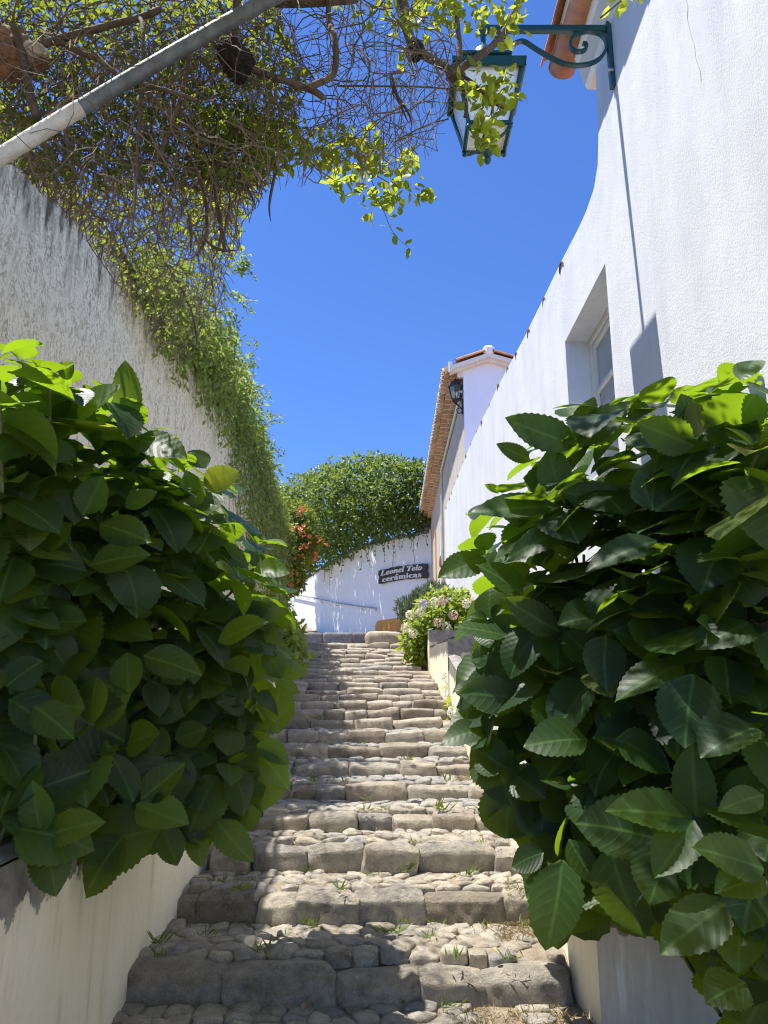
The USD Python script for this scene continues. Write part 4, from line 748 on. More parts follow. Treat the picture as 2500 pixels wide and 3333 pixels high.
man_r = [(zr(770, 1060), zr(758, 1455), -.15, .66), (zr(975, 1000), zr(1068, 1405), -.15, .66), (zr(1490, 1240), zr(1200, 1465), -.1, .6), (zr(430, 500), zr(245, 545), .05, .72), (zr(880, 540), zr(605, 560), -.1, .72), (zr(540, 800), zr(440, 872), .1, .6), (zr(690, 1030), zr(545, 1070), 0, .8), (zr(1340, 260), zr(1295, 570), -.15, .85), (zr(1330, 880), zr(965, 830), -.12, .55), (zr(1000, 540), zr(1240, 640), -.1, .7), (zr(960, 90), zr(930, 330), -.1, .7), (zr(990, 70), zr(1300, 210), -.1, .5), (zr(1290, 210), zr(1010, 380), -.05, .6), (zr(600, 360), zr(325, 350), 0, .6), (zr(1340, 890), zr(1190, 1150), -.15, .6), (zr(800, 970), zr(900, 1180), -.1, .55), (zr(1350, 890), zr(1330, 560), -.1, .55), (zr(1640, 1100), zr(1340, 1010), -.3, .6), (zr(1640, 1130), zr(1450, 1220), -.3, .7), (zr(1640, 780), zr(1440, 830), -.2, .5), (zr(1560, 1590), zr(1390, 1680), -.1, .9),
         (zq(830, 595), zq(522, 512), 0, .55), (zq(440, 1085), zq(237, 1165), .05, .62), (zq(770, 862), zq(366, 895), 0, .38), (zq(845, 610), zq(1050, 400), 0, .5), (zq(830, 590), zq(890, 385), .05, .5), (zq(630, 660), zq(487, 595), .05, .5), (zq(760, 790), zq(700, 620), -.05, .8), (zq(770, 800), zq(1120, 860), -.05, .42), (zq(1160, 880), zq(1160, 650), -.05, .75), (zq(1340, 600), zq(1100, 500), -.05, .62), (zq(1060, 500), zq(1210, 350), .05, .5), (zq(1345, 530), zq(1270, 380), 0, .6), (zq(440, 1060), zq(365, 1035), .1, .6), (zq(830, 960), zq(510, 1040), 0, .38), (zq(1170, 880), zq(1480, 690), -.1, .4), (zq(600, 1240), zq(405, 1110), -.05, .7), (zq(530, 1420), zq(315, 1380), 0, .7), (zq(1180, 1010), zq(870, 1120), -.05, .5), (zq(1360, 560), zq(1360, 400), -.05, .6), (zq(1380, 550), zq(1500, 440), -.05, .5), (zq(760, 1400), zq(520, 1290), -.05, .5), (zq(1600, 230), zq(1550, 310), -.2, .8)]
hydrangea('hydrangea_bush', 'big glossy hydrangea bush spilling over the right planter below the house window', [(x*k, y*k) for x, y in RIGHT], lambda px, py: 4.0 - 1.35*np.clip((px - 1450)/1050, 0, 1),
          lambda px, py: .29, 84, 88, lambda q: np.array([max(q[0] + .2, 1.25), max(q[1] + .35, 4.15), .6]), man_r, 22, bias=(-.10, 0, .08))

# vines over the left wall and overhead
T1 = Polygon([(-40, -40), (880, -40), (1000, 250), (900, 560), (830, 640), (770, 760), (745, 850), (735, 1000), (650, 1150), (540, 1170), (430, 1000), (360, 860), (200, 655), (60, 540), (-40, 430)])
T2 = Polygon([(870, -40), (1400, -40), (1480, 230), (1380, 440), (1300, 500), (1100, 520), (900, 560), (1000, 250)])
def vdepth(P, r):
    dw = np.array([XL/min(-.05, ray(px, py)[0]) for px, py in P])
    return np.minimum(2.45 + np.clip((P[:, 1] - 560)/600, 0, 1.2)*4.2, dw*.97)
def unproject(P, d): return np.array([at(px, py, dd) for (px, py), dd in zip(P, d)])
def twig_mesh(poly, n, r, lr=(.35, 1.0), rad=(.0022, .0055), down=.6, kk=12, grow=25):
    P = sample(poly, n, r); S_ = unproject(P, vdepth(P, r) + r.uniform(-.22, .30, n)); D = unit(r.normal(size=(n, 3))*[1, .8, .55] + np.where(r.random(n) < down, -1, 0)[:, None]*np.array([0, 0, 1.3]))
    L = r.uniform(*lr, n)/(kk-1); pts = [S_]; big = poly.buffer(grow); ok = [np.ones(n, bool)]
    for _ in range(kk-1):
        D = unit(D + r.normal(0, .34, (n, 3)) + np.array([0, 0, -.06])); nx_ = pts[-1] + D*L[:, None]; stay = inside(big, proj(nx_)) & ok[-1]
        pts.append(np.where(stay[:, None], nx_, pts[-1] + D*1e-4)); ok.append(stay)
    PT = np.stack(pts, 1); R = r.uniform(*rad, n)[:, None]*np.linspace(1, .35, kk)[None]
    return PT, R
vine = thing('climbing_vine', 'tangled climbing vine of brown twigs and backlit yellow-green leaves along the old wall top', 'vine', loc=(XL, 4, 4.5))
r = np.random.default_rng(31)
PT, R = twig_mesh(T1, 1500, r, (.25, .85), (.0014, .0038)); obj('twigs', strands(PT, R), 'twig', vine, kind='stuff')
PT2, R2 = twig_mesh(T2, 230, r, (.3, 1.0), (.0012, .0036), .3, 13, 70); obj('twigs', strands(PT2, R2), 'twig', vine, kind='stuff')
def scatter_leaves(poly, n, r, dz=(.05, .9), size=(.045, .08)):
    P = sample(poly, n, r); B = unproject(P, vdepth(P, r) + r.uniform(*dz, n)); D = unit(r.normal(size=(n, 3)) + [0, 0, -.5]); N = unit(r.normal(size=(n, 3))*.7 + [0, 0, .9]); return B, D, N, r.uniform(*size, n)
def add_leaves(name, arr, matn, parent, W=.6): B, D, N, L = arr; return obj(name, leafcloud(B, D, N, L, W), matn, parent, kind='stuff')
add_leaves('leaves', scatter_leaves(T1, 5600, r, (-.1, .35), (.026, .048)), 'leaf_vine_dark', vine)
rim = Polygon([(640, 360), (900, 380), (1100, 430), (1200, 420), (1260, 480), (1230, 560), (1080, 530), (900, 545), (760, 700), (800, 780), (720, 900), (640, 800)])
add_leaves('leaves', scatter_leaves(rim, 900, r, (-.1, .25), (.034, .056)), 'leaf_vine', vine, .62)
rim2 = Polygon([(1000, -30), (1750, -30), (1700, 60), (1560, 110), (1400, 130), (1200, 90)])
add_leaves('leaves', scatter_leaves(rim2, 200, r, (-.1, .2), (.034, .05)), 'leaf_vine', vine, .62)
# the part of the vine overhead, above the picture, that shades the foot of the stairs
n = 2600; B = np.stack([r.uniform(-2.4, .45, n), r.uniform(.2, 1.9, n), r.uniform(3.7, 4.3, n)], 1); q = proj(B); B = B[(q[:, 1] < -30) | (B[:, 1] < 1.0)]
keep = fbm(B*1.4) > -.05; B = B[keep]; n = len(B); add_leaves('leaves', (B, unit(r.normal(size=(n, 3)) + [0, 0, -.4]), unit(r.normal(size=(n, 3))*.6 + [0, 0, 1]), r.uniform(.07, .11, n)), 'leaf_vine', vine, .65)
n = 2600; d = r.uniform(1.3, 3.9, n); B = np.stack([r.uniform(-.75, .38, n), d, 1.68 + 1.13*d + r.uniform(0, .5, n)], 1); keep = (fbm(B*1.9 + 3) > -.02) & (proj(B)[:, 1] < -30); B = B[keep]; n = len(B)
add_leaves('leaves', (B, unit(r.normal(size=(n, 3)) + [0, 0, -.4]), unit(r.normal(size=(n, 3))*.6 + [0, 0, 1]), r.uniform(.05, .085, n)), 'leaf_vine', vine, .65)
# woody limbs of the vine (pixels along each limb, distance, thickness)
LIMBS = [([(770, -30), (765, 60), (755, 130), (740, 200), (790, 215), (850, 235), (930, 265), (1000, 290), (1045, 315)], 2.25, .0135), ([(1000, 290), (1050, 265), (1088, 225), (1092, 160), (1075, 90), (1068, -30)], 2.25, .011),
         ([(860, 0), (960, 8), (1060, 5), (1160, -5)], 2.3, .017), ([(-30, 300), (40, 365), (110, 440), (200, 560), (300, 690), (400, 830), (480, 960)], None, .022), ([(120, 380), (90, 290), (70, 190), (40, 80)], 2.25, .015),
         ([(0, 190), (180, 130), (330, 90), (520, 30)], 2.3, .014), ([(180, 130), (280, 180), (330, 200)], 2.3, .010), ([(455, 60), (460, 260), (450, 430), (440, 600), (425, 770)], 2.2, .006), ([(620, 100), (600, 260), (560, 400), (480, 560)], 2.2, .0075), ([(700, 380), (690, 520), (700, 640), (730, 820)], 2.5, .0075), ([(655, 420), (650, 560), (672, 690), (640, 830)], 2.5, .0065),
         ([(300, 170), (420, 260), (560, 300), (640, 330)], 2.2, .009), ([(480, 780), (540, 860), (600, 960), (640, 1120)], 5.6, .011)]
for pts, d, th in LIMBS:
    w = np.array([at(px, py, (d if d else XL/ray(px, py)[0]*0.985) + r.normal(0, .03)) for px, py in pts]); n = 8*len(pts); c = spline(w, n); c += .35*th*np.stack([noise(c*9 + 5*a) for a in range(3)], 1)
    v, f = tube(c, th*(1 - .25*np.linspace(0, 1, n))*(1 + .25*noise(c*22)), 9); obj('limb', (v, f), 'bark', vine, smooth=True)
def lump(c, r_, seed, amp=.35, sq=(1, 1, 1)):
    s_ = trimesh.creation.icosphere(4, 1.0); v = np.array(s_.vertices); v = v*(1 + amp*fbm(v*2.2 + seed)[:, None]*1.6 + amp*.5*noise(v*7 + seed)[:, None])*r_*np.array(sq) + c; return v, np.array(s_.faces)
c = at(778, 195, 2.22); mb = MB()
for q in range(9): mb.add(lump(c + r.normal(0, .019, 3), .019, 3 + q, .9))
mb; obj('root_clump', mb, 'bark_dark', vine, smooth=False)
for pts in ([(885, 480), (895, 560), (880, 640), (882, 720)], [(705, 650), (720, 720), (715, 790), (690, 850)], [(735, 600), (742, 700), (730, 780), (738, 815)], [(735, 580), (790, 600), (820, 640), (832, 675)], [(1270, 245), (1285, 300), (1335, 380), (1340, 420)], [(1275, 240), (1300, 330), (1330, 400)], [(690, 480), (700, 560), (690, 640)], [(610, 690), (622, 760), (618, 830)], [(660, 760), (690, 800), (770, 815)]):
    w = spline([at(px, py, 2.4) for px, py in pts], 14); obj('seed_pod', tube(w, .0058*np.sin(np.linspace(.25, 2.9, 14)), 5), 'pod_brown', vine, smooth=True)
# old sawn stump hanging in the vine
st = thing('old_stump', 'rotten reddish-brown stump with a pale sawn end caught in the vine', 'stump', loc=tuple(at(60, 160, 3.0)))
obj('stump', lump(at(38, 180, 2.3), .050, 12, .6, (1.0, 1, .95)), 'rotten_wood', st, smooth=True); obj('sawn_end', lump(at(108, 172, 2.28), .034, 14, .3, (1.1, 1, .7)), 'cut_wood', st, smooth=True); obj('bark_flap', lump(at(132, 200, 2.3), .020, 17, .5, (.8, 1, 1.2)), 'rotten_wood', st, smooth=True)
# slanting pipe of the arbour, its foot painted white
pip = thing('arbour_pipe', 'slanting grey zinc pipe with a white painted foot under the vine', 'pipe', loc=tuple(at(0, 505, 2.5)))
a, b = at(-60, 548, 2.12), at(940, -38, 2.12); e = unit(b - a); m_ = at(232, 318, 2.12); L = np.linalg.norm(b - a); lm = np.dot(m_ - a, e)
sag = lambda s: a + e*s + np.array([0, 0, 0.012*math.sin(s/L*math.pi)])
obj('pipe', tube([sag(s) for s in np.linspace(0, L, 30)], .0252, 20), 'pipe_zinc', pip, smooth=35)
w = np.array([sag(s) for s in np.linspace(0, lm, 20)]); rr = np.full(20, .0266); rr[-1] = .026; obj('painted_foot', tube(w, rr, 20), 'pipe_white', pip, smooth=35)

# branch that hangs before the lantern, every leaf its own
br = thing('hanging_branch', 'gnarled vine branch with small oval leaves hanging in front of the lantern', 'branch', loc=tuple(at(1480, 245, 2.9)))
for pts, th in (([(1285, -30), (1320, 80), (1350, 160), (1420, 200), (1480, 245)], .020), ([(1480, 245), (1540, 195), (1600, 150), (1650, 85), (1690, 0), (1710, -30)], .016), ([(1480, 245), (1512, 310), (1518, 350), (1512, 380)], .008), ([(1480, 240), (1560, 290), (1600, 330), (1640, 350)], .007), ([(1495, 200), (1490, 100), (1470, -30)], .011), ([(1100, 280), (1250, 280), (1400, 285), (1510, 295)], .004), ([(1520, 290), (1600, 330), (1590, 400), (1560, 470), (1545, 500)], .004)):
    w = np.array([at(px, py, 2.9) for px, py in pts]); n = 7*len(pts); c = spline(w, n); c += .4*th*np.stack([noise(c*11 + 5*a) for a in range(3)], 1); obj('limb', tube(c, th*(1 - .2*np.linspace(0, 1, n))*(1 + .3*noise(c*25)), 9), 'bark', br, smooth=True)
obj('knot', lump(at(1482, 245, 2.9), .028, 23, .5), 'bark', br, smooth=True); obj('knot', lump(at(1352, 165, 2.9), .028, 24, .5), 'bark_dark', br, smooth=True)
def sprig(parent, centers, d, n, r, L=(.047, .072), matn='leaf_vine'):
    for _ in range(n):
        cx, cy, sx_, sy_ = centers[r.integers(len(centers))]; px, py = cx + r.uniform(-1, 1)*sx_, cy + r.uniform(-1, 1)*sy_
        b = at(px, py, d + r.uniform(-.12, .12)); dr = unit(r.normal(size=3) + [0, -.1, -.6]); nn = unit(r.normal(size=3)*.6 + [-.2, -.3, .7]); l = r.uniform(*L)
        v, f, u = big_leaf(b, dr, nn, l, l*.58, r.uniform(-.2, .8), r.uniform(0, .4), 8, 4, r=r); obj('leaf', (v, f), matn, parent, smooth=True)
sprig(br, [(1590, 250, 60, 50), (1620, 300, 40, 60), (1560, 340, 50, 60), (1580, 390, 40, 40), (1540, 300, 40, 40), (1660, 280, 30, 50), (1590, 440, 30, 30)], 2.9, 135, r); sprig(br, [(1560, 485, 25, 20), (1570, 440, 30, 30)], 2.9, 10, r)
sprig(br, [(1640, 110, 50, 50), (1680, 60, 40, 50), (1420, 40, 60, 50), (1350, 30, 40, 40), (1330, 180, 30, 30), (1500, 20, 60, 40)], 2.9, 70, r)
sprig(br, [(2030, 15, 50, 22)], 2.3, 9, r, (.04, .055)); obj('limb', tube(spline([at(1955, 58, 2.3), at(2000, 20, 2.3), at(2060, -30, 2.3)], 6), .004, 5), 'bark', br, smooth=True)
sp = thing('leaf_sprig', 'sprig of sunlit yellow-green leaves trailing from the vine against the sky', 'branch', loc=tuple(at(1100, 540, 5.0)))
for pts, th in (([(1040, 480), (1120, 530), (1190, 555), (1240, 580), (1290, 610)], .008), ([(1190, 555), (1215, 600), (1235, 660), (1255, 700), (1270, 740), (1300, 780), (1330, 805)], .004), ([(1150, 540), (1230, 560), (1300, 555)], .004)):
    w = spline([at(px, py, 5.0) for px, py in pts], 16); obj('twig', tube(w, np.linspace(th, th*.4, 16), 6), 'twig', sp, smooth=True)
sprig(sp, [(1110, 580, 40, 50), (1150, 600, 40, 40), (1200, 590, 50, 60), (1260, 580, 60, 50), (1310, 560, 40, 50), (1330, 620, 40, 40), (1280, 640, 40, 30), (1390, 625, 20, 20), (1330, 520, 20, 20), (1080, 600, 15, 25)], 5.0, 170, r, (.065, .10)); sprig(sp, [(1240, 660, 20, 15), (1285, 695, 18, 18), (1205, 690, 14, 14), (1270, 745, 25, 18), (1310, 790, 22, 18)], 5.0, 26, r, (.06, .09))

# fresh green creeper hanging down the wall farther up
cr = thing('hanging_creeper', 'light green leafy creeper hanging down the far half of the old wall', 'creeper', loc=(XL, 12, 5))
r = np.random.default_rng(41); n = 900; d = r.uniform(6.6, 19.1, n); x = XL + .04 + np.abs(r.normal(0, 1, n))*interp(d, [6.6, 9, 12, 16, 20], [.24, .24, .12, .05, .04]); z = wall_top(d) + r.uniform(-.25, .35, n); ln = r.uniform(.15, 1, n)**1.6*interp(d, [6.6, 9.5, 11.4, 12.8, 15.5, 20], [.5, .8, 1.3, 3.0, 4.2, 3.4]); kk = 14
t = np.linspace(0, 1, kk); wob = r.normal(0, .03, (n, kk, 3)).cumsum(1); P = np.stack([x[:, None] + .10*np.sin(t*3 + r.uniform(0, 6, n)[:, None])*t + .05*t, np.repeat(d[:, None], kk, 1), z[:, None] - ln[:, None]*t[None]], 2) + wob*[1, 1, .3]; P[:, :, 0] = np.maximum(P[:, :, 0], XL + .03)
obj('tendrils', strands(P, np.full((n, kk), .003)), 'stem_green', cr, kind='stuff')
m_ = 16; idx = np.minimum(r.integers(0, kk, (n, m_)), kk - 1); B = P[np.arange(n)[:, None], idx].reshape(-1, 3) + r.normal(0, .04, (n*m_, 3)); B[:, 0] = np.maximum(B[:, 0], XL + .02)
add_leaves('leaves', (B, unit(r.normal(size=(len(B), 3))*.8 + [.35, -.1, -.7]), unit(r.normal(size=(len(B), 3))*.5 + [.7, -.35, .6]), r.uniform(.06, .12, len(B))), 'leaf_hanging', cr, .55)
n = 5200; d = r.uniform(7, 20.2, n); B = np.stack([XL + r.normal(0, 1, n)*interp(d, [7, 9, 12, 16, 20], [.20, .14, .12, .10, .06]), d, wall_top(d) + np.abs(r.normal(0, .16, n)) - .1], 1); add_leaves('leaves', (B, unit(r.normal(size=(n, 3)) + [.3, 0, -.3]), unit(r.normal(size=(n, 3))*.6 + [.3, -.2, .8]), r.uniform(.05, .10, n)), 'leaf_hanging', cr, .55)
ST = []
for (p0, p1, d) in (((770, 860), (800, 900), 7.0), ((745, 960), (810, 1000), 7.5), ((740, 1010), (770, 1080), 7.5), ((800, 1280), (870, 1300), 10), ((800, 1300), (880, 1400), 11), ((850, 1400), (930, 1360), 12), ((840, 1420), (925, 1480), 12), ((850, 1470), (880, 1560), 13), ((880, 1600), (910, 1640), 15), ((760, 880), (815, 870), 7), ((740, 1050), (760, 1150), 8), ((700, 1150), (760, 1170), 8)):
    for q in range(3):
        a, b = at(*p0, d), at(p1[0] + r.normal(0, 12), p1[1] + r.normal(0, 14), d); c = spline([a, (a+b)/2 + r.normal(0, .04, 3) + [0, 0, .03], b], 10); ST.append(c)
P = np.array(ST); obj('shoots', strands(P, np.full(P.shape[:2], .003)), 'stem_green', cr, kind='stuff'); B = np.repeat(P.reshape(-1, 3), 2, 0) + r.normal(0, .02, (P.size//3*2, 3)); n = len(B)
add_leaves('leaves', (B, unit(r.normal(size=(n, 3)) + [.2, 0, -.2]), unit(r.normal(size=(n, 3))*.7 + [0, -.2, .7]), r.uniform(.04, .075, n)), 'leaf_hanging', cr, .45)

def blob_leaves(blobs, n, size, r, lump_=.25, spread_=.22, down=-.3, up=.5):
    """Leaves over the lumpy surface of overlapping balls (centre, radius)."""
    w = np.array([b[1]**2 for b in blobs]); k = r.choice(len(blobs), n, p=w/w.sum()); C = np.array([b[0] for b in blobs])[k]; Rr = np.array([b[1] for b in blobs])[k]
    u = unit(r.normal(size=(n, 3))); p = C + u*(Rr*(1 + lump_*fbm(C*.7 + u*3.0)*1.5 - np.abs(r.normal(0, spread_, n))))[:, None]
    D = unit(u*.6 + r.normal(size=(n, 3))*.7 + [0, 0, down]); N = unit(u*.7 + r.normal(size=(n, 3))*.45 + [0, 0, up]); return p, D, N, r.uniform(size[0], size[1], n)
def pb(px, py, rp, d): return (at(px, py, d), rp/2500*math.hypot(d, 0)*1.0)
# great mound of ivy-like creeper above the curved wall
hd = thing('creeper_mound', 'great dark green mound of flowering creeper overhanging the curved white wall', 'creeper', loc=(-.5, 31.5, 7.4))
r = np.random.default_rng(51); dh = lambda px: float(interp(px, [950, 1050, 1150, 1250, 1400], [36, 33, 31.0, 29.7, 28.2])); bl_ = []
for (px, py, rp) in [(1375, 1655, 46), (1320, 1652, 66), (1250, 1668, 66), (1185, 1695, 60), (1120, 1732, 56), (1070, 1768, 46), (1025, 1806, 36), (985, 1838, 30), (1350, 1600, 70), (1280, 1600, 85), (1200, 1600, 90), (1120, 1640, 95), (1040, 1690, 90), (980, 1750, 60), (950, 1660, 60), (1200, 1545, 34), (1300, 1575, 40), (1360, 1568, 38), (1060, 1600, 62), (990, 1610, 50), (925, 1640, 40), (1110, 1588, 40), (940, 1720, 50)]:
    bl_.append(pb(px, py, rp, dh(px) - .55*np.clip((px - 1040)/60, 0, 1) + r.uniform(-.2, .3)))
add_leaves('leaves', blob_leaves(bl_, 21000, (.10, .25), r, .62, .15), 'leaf_hedge', hd, .6)
B, D, N, L = blob_leaves(bl_, 1500, (.06, .10), r, .62, .05); add_leaves('blossoms', (B + N*.05, D, N, L), 'petal_white', hd, .9)
nt = 30; px = r.uniform(1060, 1400, nt); s0 = np.array([at(p, float(interp(p, [1000, 1150, 1405], [1885, 1795, 1727])) - 10, dh(p) - .75) for p in px]); ln = r.uniform(.1, 1.0, nt)**1.5; t = np.linspace(0, 1, 8); P = s0[:, None] + np.stack([r.normal(0, .02, (nt, 8)).cumsum(1), r.normal(0, .02, (nt, 8)).cumsum(1), -ln[:, None]*t[None]], 2)
obj('tendrils', strands(P, np.full((nt, 8), .008)), 'stem_green', hd, kind='stuff'); B = P[:, 1::2].reshape(-1, 3); n = len(B); add_leaves('leaves', (B, unit(r.normal(size=(n, 3)) + [0, 0, -1]), unit(r.normal(size=(n, 3)) + [0, -1, 0]), r.uniform(.08, .14, n)), 'leaf_hedge', hd, .6)
q = np.stack([r.uniform(930, 1370, 60), np.zeros(60)], 1); q[:, 1] = interp(q[:, 0], [930, 1000, 1090, 1200, 1370], [1640, 1580, 1540, 1510, 1535]); P = []
for (px, py) in q:
    a = at(px, py + 15, dh(px)); P.append([a + np.array([r.normal(0, .03) + .12*t_*np.sin(px), r.normal(0, .03), t_*(.25 + .35*abs(math.sin(px*3)))]) for t_ in np.linspace(0, 1, 7)])
P = np.array(P); obj('shoots', strands(P, np.full(P.shape[:2], .008)), 'stem_green', hd, kind='stuff'); B = np.repeat(P.reshape(-1, 3), 3, 0) + r.normal(0, .05, (P.size//3*3, 3)); n = len(B); add_leaves('leaves', (B, unit(r.normal(size=(n, 3))), unit(r.normal(size=(n, 3)) + [0, 0, .7]), r.uniform(.10, .2, n)), 'leaf_hedge', hd, .6)
# trumpet vine with orange flowers at the end of the old wall
tv = thing('trumpet_vine', 'yellow-green trumpet vine with clusters of orange-red flowers at the end of the old wall', 'vine', loc=(-2.4, 22, 4.5))
r = np.random.default_rng(61); bl_ = [pb(*q) for q in [(905, 1665, 38, 19.4), (935, 1710, 60, 19.7), (975, 1690, 44, 20), (960, 1760, 60, 19.7), (1010, 1760, 32, 20), (925, 1780, 56, 19.5), (985, 1800, 34, 20), (940, 1840, 54, 19.4), (920, 1890, 48, 19.3), (960, 1890, 30, 19.6), (905, 1720, 40, 19.2)]]
add_leaves('leaves', blob_leaves(bl_, 7000, (.09, .16), r, .3, .2, -.5), 'leaf_trumpet', tv, .5)
cone = lath([(0, 0), (.012, .01), (.018, .07), (.03, .10), (.055, .115), (.05, .117), (.02, .10), (0, .06)], 8)
for (px, py, n, d) in [(900, 1648, 5, 18.9), (912, 1662, 4, 18.9), (982, 1665, 9, 19.2), (962, 1718, 6, 18.9), (985, 1730, 8, 19), (1000, 1738, 4, 19), (1045, 1753, 5, 19.6), (988, 1775, 5, 19), (1024, 1813, 6, 19.4), (976, 1820, 6, 19.2), (956, 1866, 6, 18.8), (955, 1893, 6, 18.8)]:
    for _ in range((n + 1)//2 + 1):
        e = r.uniform(-1.2, 1.2, 3); R_ = trimesh.transformations.euler_matrix(1.2 + e[0], e[1], e[2])[:3, :3]; v = np.array(cone.vertices)*.95 @ R_.T + at(px, py, d) + r.normal(0, .055, 3)
        obj('trumpet_flower', (v, np.array(cone.faces)), 'petal_orange', tv, smooth=30)
# flowering hydrangea and its neighbours on the farther planters
def flower_head(parent, c, rad, matn, r):
    n = 110; u = unit(r.normal(size=(n, 3))); v, f = leafcloud(c + u*rad*r.uniform(.75, 1.0, n)[:, None], unit(np.cross(u, r.normal(size=(n, 3))) + u*.25), u, np.full(n, rad*.42), .9, -.1); obj('flower_head', (v, f), matn, parent)
fhy = thing('flowering_hydrangea', 'bright yellow-green hydrangea with fading cream and pink flower heads on the far planter', 'hydrangea', loc=(.9, 14.2, 2.7))
r = np.random.default_rng(71); bl_ = [pb(*q) for q in [(1440, 1995, 75, 14.2), (1385, 2045, 60, 14), (1345, 2095, 42, 13.9), (1500, 2000, 75, 14.3), (1410, 2100, 50, 13.9), (1365, 2135, 28, 13.8), (1460, 2060, 60, 14), (1540, 2020, 50, 14)]]
add_leaves('leaves', blob_leaves(bl_, 2600, (.10, .17), r, .2, .25, -.3, .8), 'leaf_bright', fhy, .62)
for (px, py, mt) in [(1379, 1966, 'petal_lilac'), (1441, 1954, 'petal_pink'), (1335, 2002, 'petal_cream'), (1369, 1993, 'petal_cream'), (1321, 2043, 'petal_cream'), (1427, 2026, 'petal_pink'), (1475, 2002, 'petal_pink'), (1415, 1960, 'petal_cream'), (1547, 1954, 'petal_pink'), (1520, 1965, 'petal_cream'), (1345, 2060, 'petal_cream'), (1453, 2040, 'petal_cream')]: flower_head(fhy, at(px, py, 13.55), .085, mt, r)
why = thing('white_hydrangea', 'hydrangea with greenish white flower heads beside the middle planter block', 'hydrangea', loc=(.95, 10, 1.9))
bl_ = [pb(*q) for q in [(1520, 2220, 55, 10.4), (1520, 2330, 60, 9.6), (1530, 2440, 55, 8.8), (1550, 2160, 50, 11)]]; add_leaves('leaves', blob_leaves(bl_, 700, (.10, .17), r, .2, .25, -.3, .8), 'leaf_bright', why, .62)
for (px, py, d) in [(1455, 2205, 10.2), (1470, 2230, 10), (1482, 2290, 9.6), (1472, 2318, 9.4), (1495, 2330, 9.4), (1465, 2435, 8.6), (1480, 2100, 11), (1470, 2270, 9.8)]: flower_head(why, at(px, py, d), .065, 'petal_white', r)
lv = thing('grey_shrub', 'soft grey-green shrub behind the flowering hydrangea', 'shrub', loc=(.6, 16, 2.8))
bl_ = [pb(*q) for q in [(1330, 1985, 36, 16.2), (1375, 1955, 34, 16.4), (1410, 1930, 28, 16.6), (1345, 2040, 34, 16), (1440, 1925, 22, 17)]]; B, D, N, L = blob_leaves(bl_, 2600, (.08, .15), r, .2, .3, .9); add_leaves('leaves', (B, D, N, L), 'leaf_lavender', lv, .22)
lp = thing('leafy_plant', 'pale lobed leafy plant in the left planter beyond the big hydrangea', 'plant', loc=(-1.5, 13, 2.3))
bl_ = [pb(*q) for q in [(905, 2000, 45, 12.5), (940, 2060, 42, 12.5), (900, 2080, 60, 12), (965, 2110, 28, 12.3), (985, 2140, 18, 12.2), (920, 2150, 40, 11.8)]]; add_leaves('leaves', blob_leaves(bl_, 1100, (.09, .15), r, .3, .3, -.4, .6), 'leaf_hanging', lp, .8)

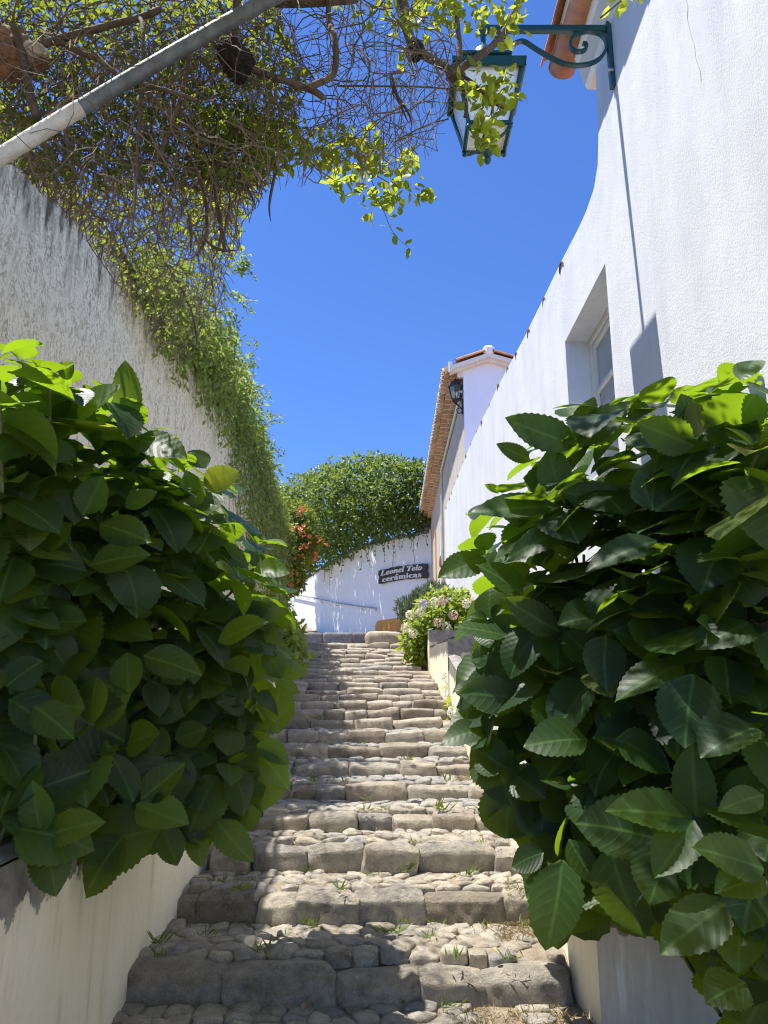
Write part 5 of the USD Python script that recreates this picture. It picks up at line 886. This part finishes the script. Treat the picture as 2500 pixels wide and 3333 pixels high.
# weeds, dry grass and fallen leaves
r = np.random.default_rng(81)
def blades(C, n_each, L, r, lean=.8):
    B, D, N, S_ = [], [], [], []
    for c in C:
        n = r.integers(*n_each); sz = r.uniform(.45, 1.15); B.append(c + r.normal(0, .026, (n, 3))*[1, .8, 0]); D.append(unit(r.normal(size=(n, 3))*[lean, lean, .3] + [0, 0, .8])); N.append(unit(r.normal(size=(n, 3)) + [0, -.8, .2])); S_.append(r.uniform(*L, n)*sz)
    return np.vstack(B), np.vstack(D), np.vstack(N), np.concatenate(S_)
def floor_at(px, py):                                # where the ray through the pixel meets the stairs
    for d in np.arange(3.9, 16, .01):
        p = at(px, py, d)
        if p[2] <= level(d) + .005: return np.array([p[0], d - .01, float(level(d))])
    return None
spots = [(1340, 2790), (1515, 2850), (1300, 2835), (1220, 2845), (1540, 2835), (1000, 2830), (1300, 2828), (1580, 3005), (1565, 3020), (1660, 2985), (1310, 3000), (1280, 3035), (1120, 2900), (1010, 3010), (940, 3040), (1660, 3245), (1480, 3235), (1310, 3260), (1470, 3270), (680, 3040), (520, 3070), (530, 3110), (720, 2870), (1180, 2690), (1190, 2360), (1120, 2580), (1200, 2600), (1020, 2560), (1460, 2590), (1330, 2500), (1180, 2440), (1030, 2350), (1060, 2460), (1440, 2640), (1250, 2640), (1570, 2770), (780, 2980), (830, 2860), (1180, 2245), (860, 3100), (1430, 3010), (1400, 3050), (1710, 3010)]
C = [q for q in (floor_at(*p) for p in spots) if q is not None]
g = tag(obj('grass', leafcloud(*blades(C, (6, 16), (.04, .11), r), .13, .1), 'grass_blade'), 'little tufts of green grass growing in the joints of the steps', 'grass', None, 'stuff')
C = [np.array([r.uniform(.35, 1.0), r.uniform(3.9, 4.34), -.02]) for _ in range(150)] + [np.array([r.uniform(.62, .93), r.uniform(4.7, 5.05), .18]) for _ in range(50)] + [np.array([x_right(d) - abs(r.normal(0, .12)), d, float(level(d)) - .01]) for d in r.uniform(5, 8, 60)] + [np.array([r.uniform(-1.1, .8), STEP_Y[q] - .02, (STEP_Z[q-1] if q else 0) - .01]) for q in r.integers(1, 12, 90)]
dg = tag(obj('dry_grass', leafcloud(*blades(C, (5, 12), (.02, .06), r, 1.3), .10, .1), 'dry_grass'), 'dry straw-coloured grass at the foot of the right planter and in the joints', 'grass', None, 'stuff')
for px, py, lab in [(1835, 3310, 'small round yellow leaf lying on the dirt at the foot of the right planter'), (1000, 3270, 'small dry leaf lying below the second block of the lowest step'), (880, 3225, 'small curled pale leaf at the joint between the two leftmost blocks of the lowest step'), (1600, 3090, 'small dry leaf caught on the cobbles behind the rightmost block of the lowest step')]:
    q = floor_at(px, py)
    if q is None: continue
    v, f, u = big_leaf(q + [0, 0, .012], unit(r.normal(size=3)*[1, 1, .1]), np.array([0, -.3, 1.]), .05, .032, .6, .5, 6, 4, r=r)
    tag(obj('fallen_leaf', (v, f), 'dead_leaf', smooth=True), lab, 'leaf', 'dry fallen leaves on the steps')
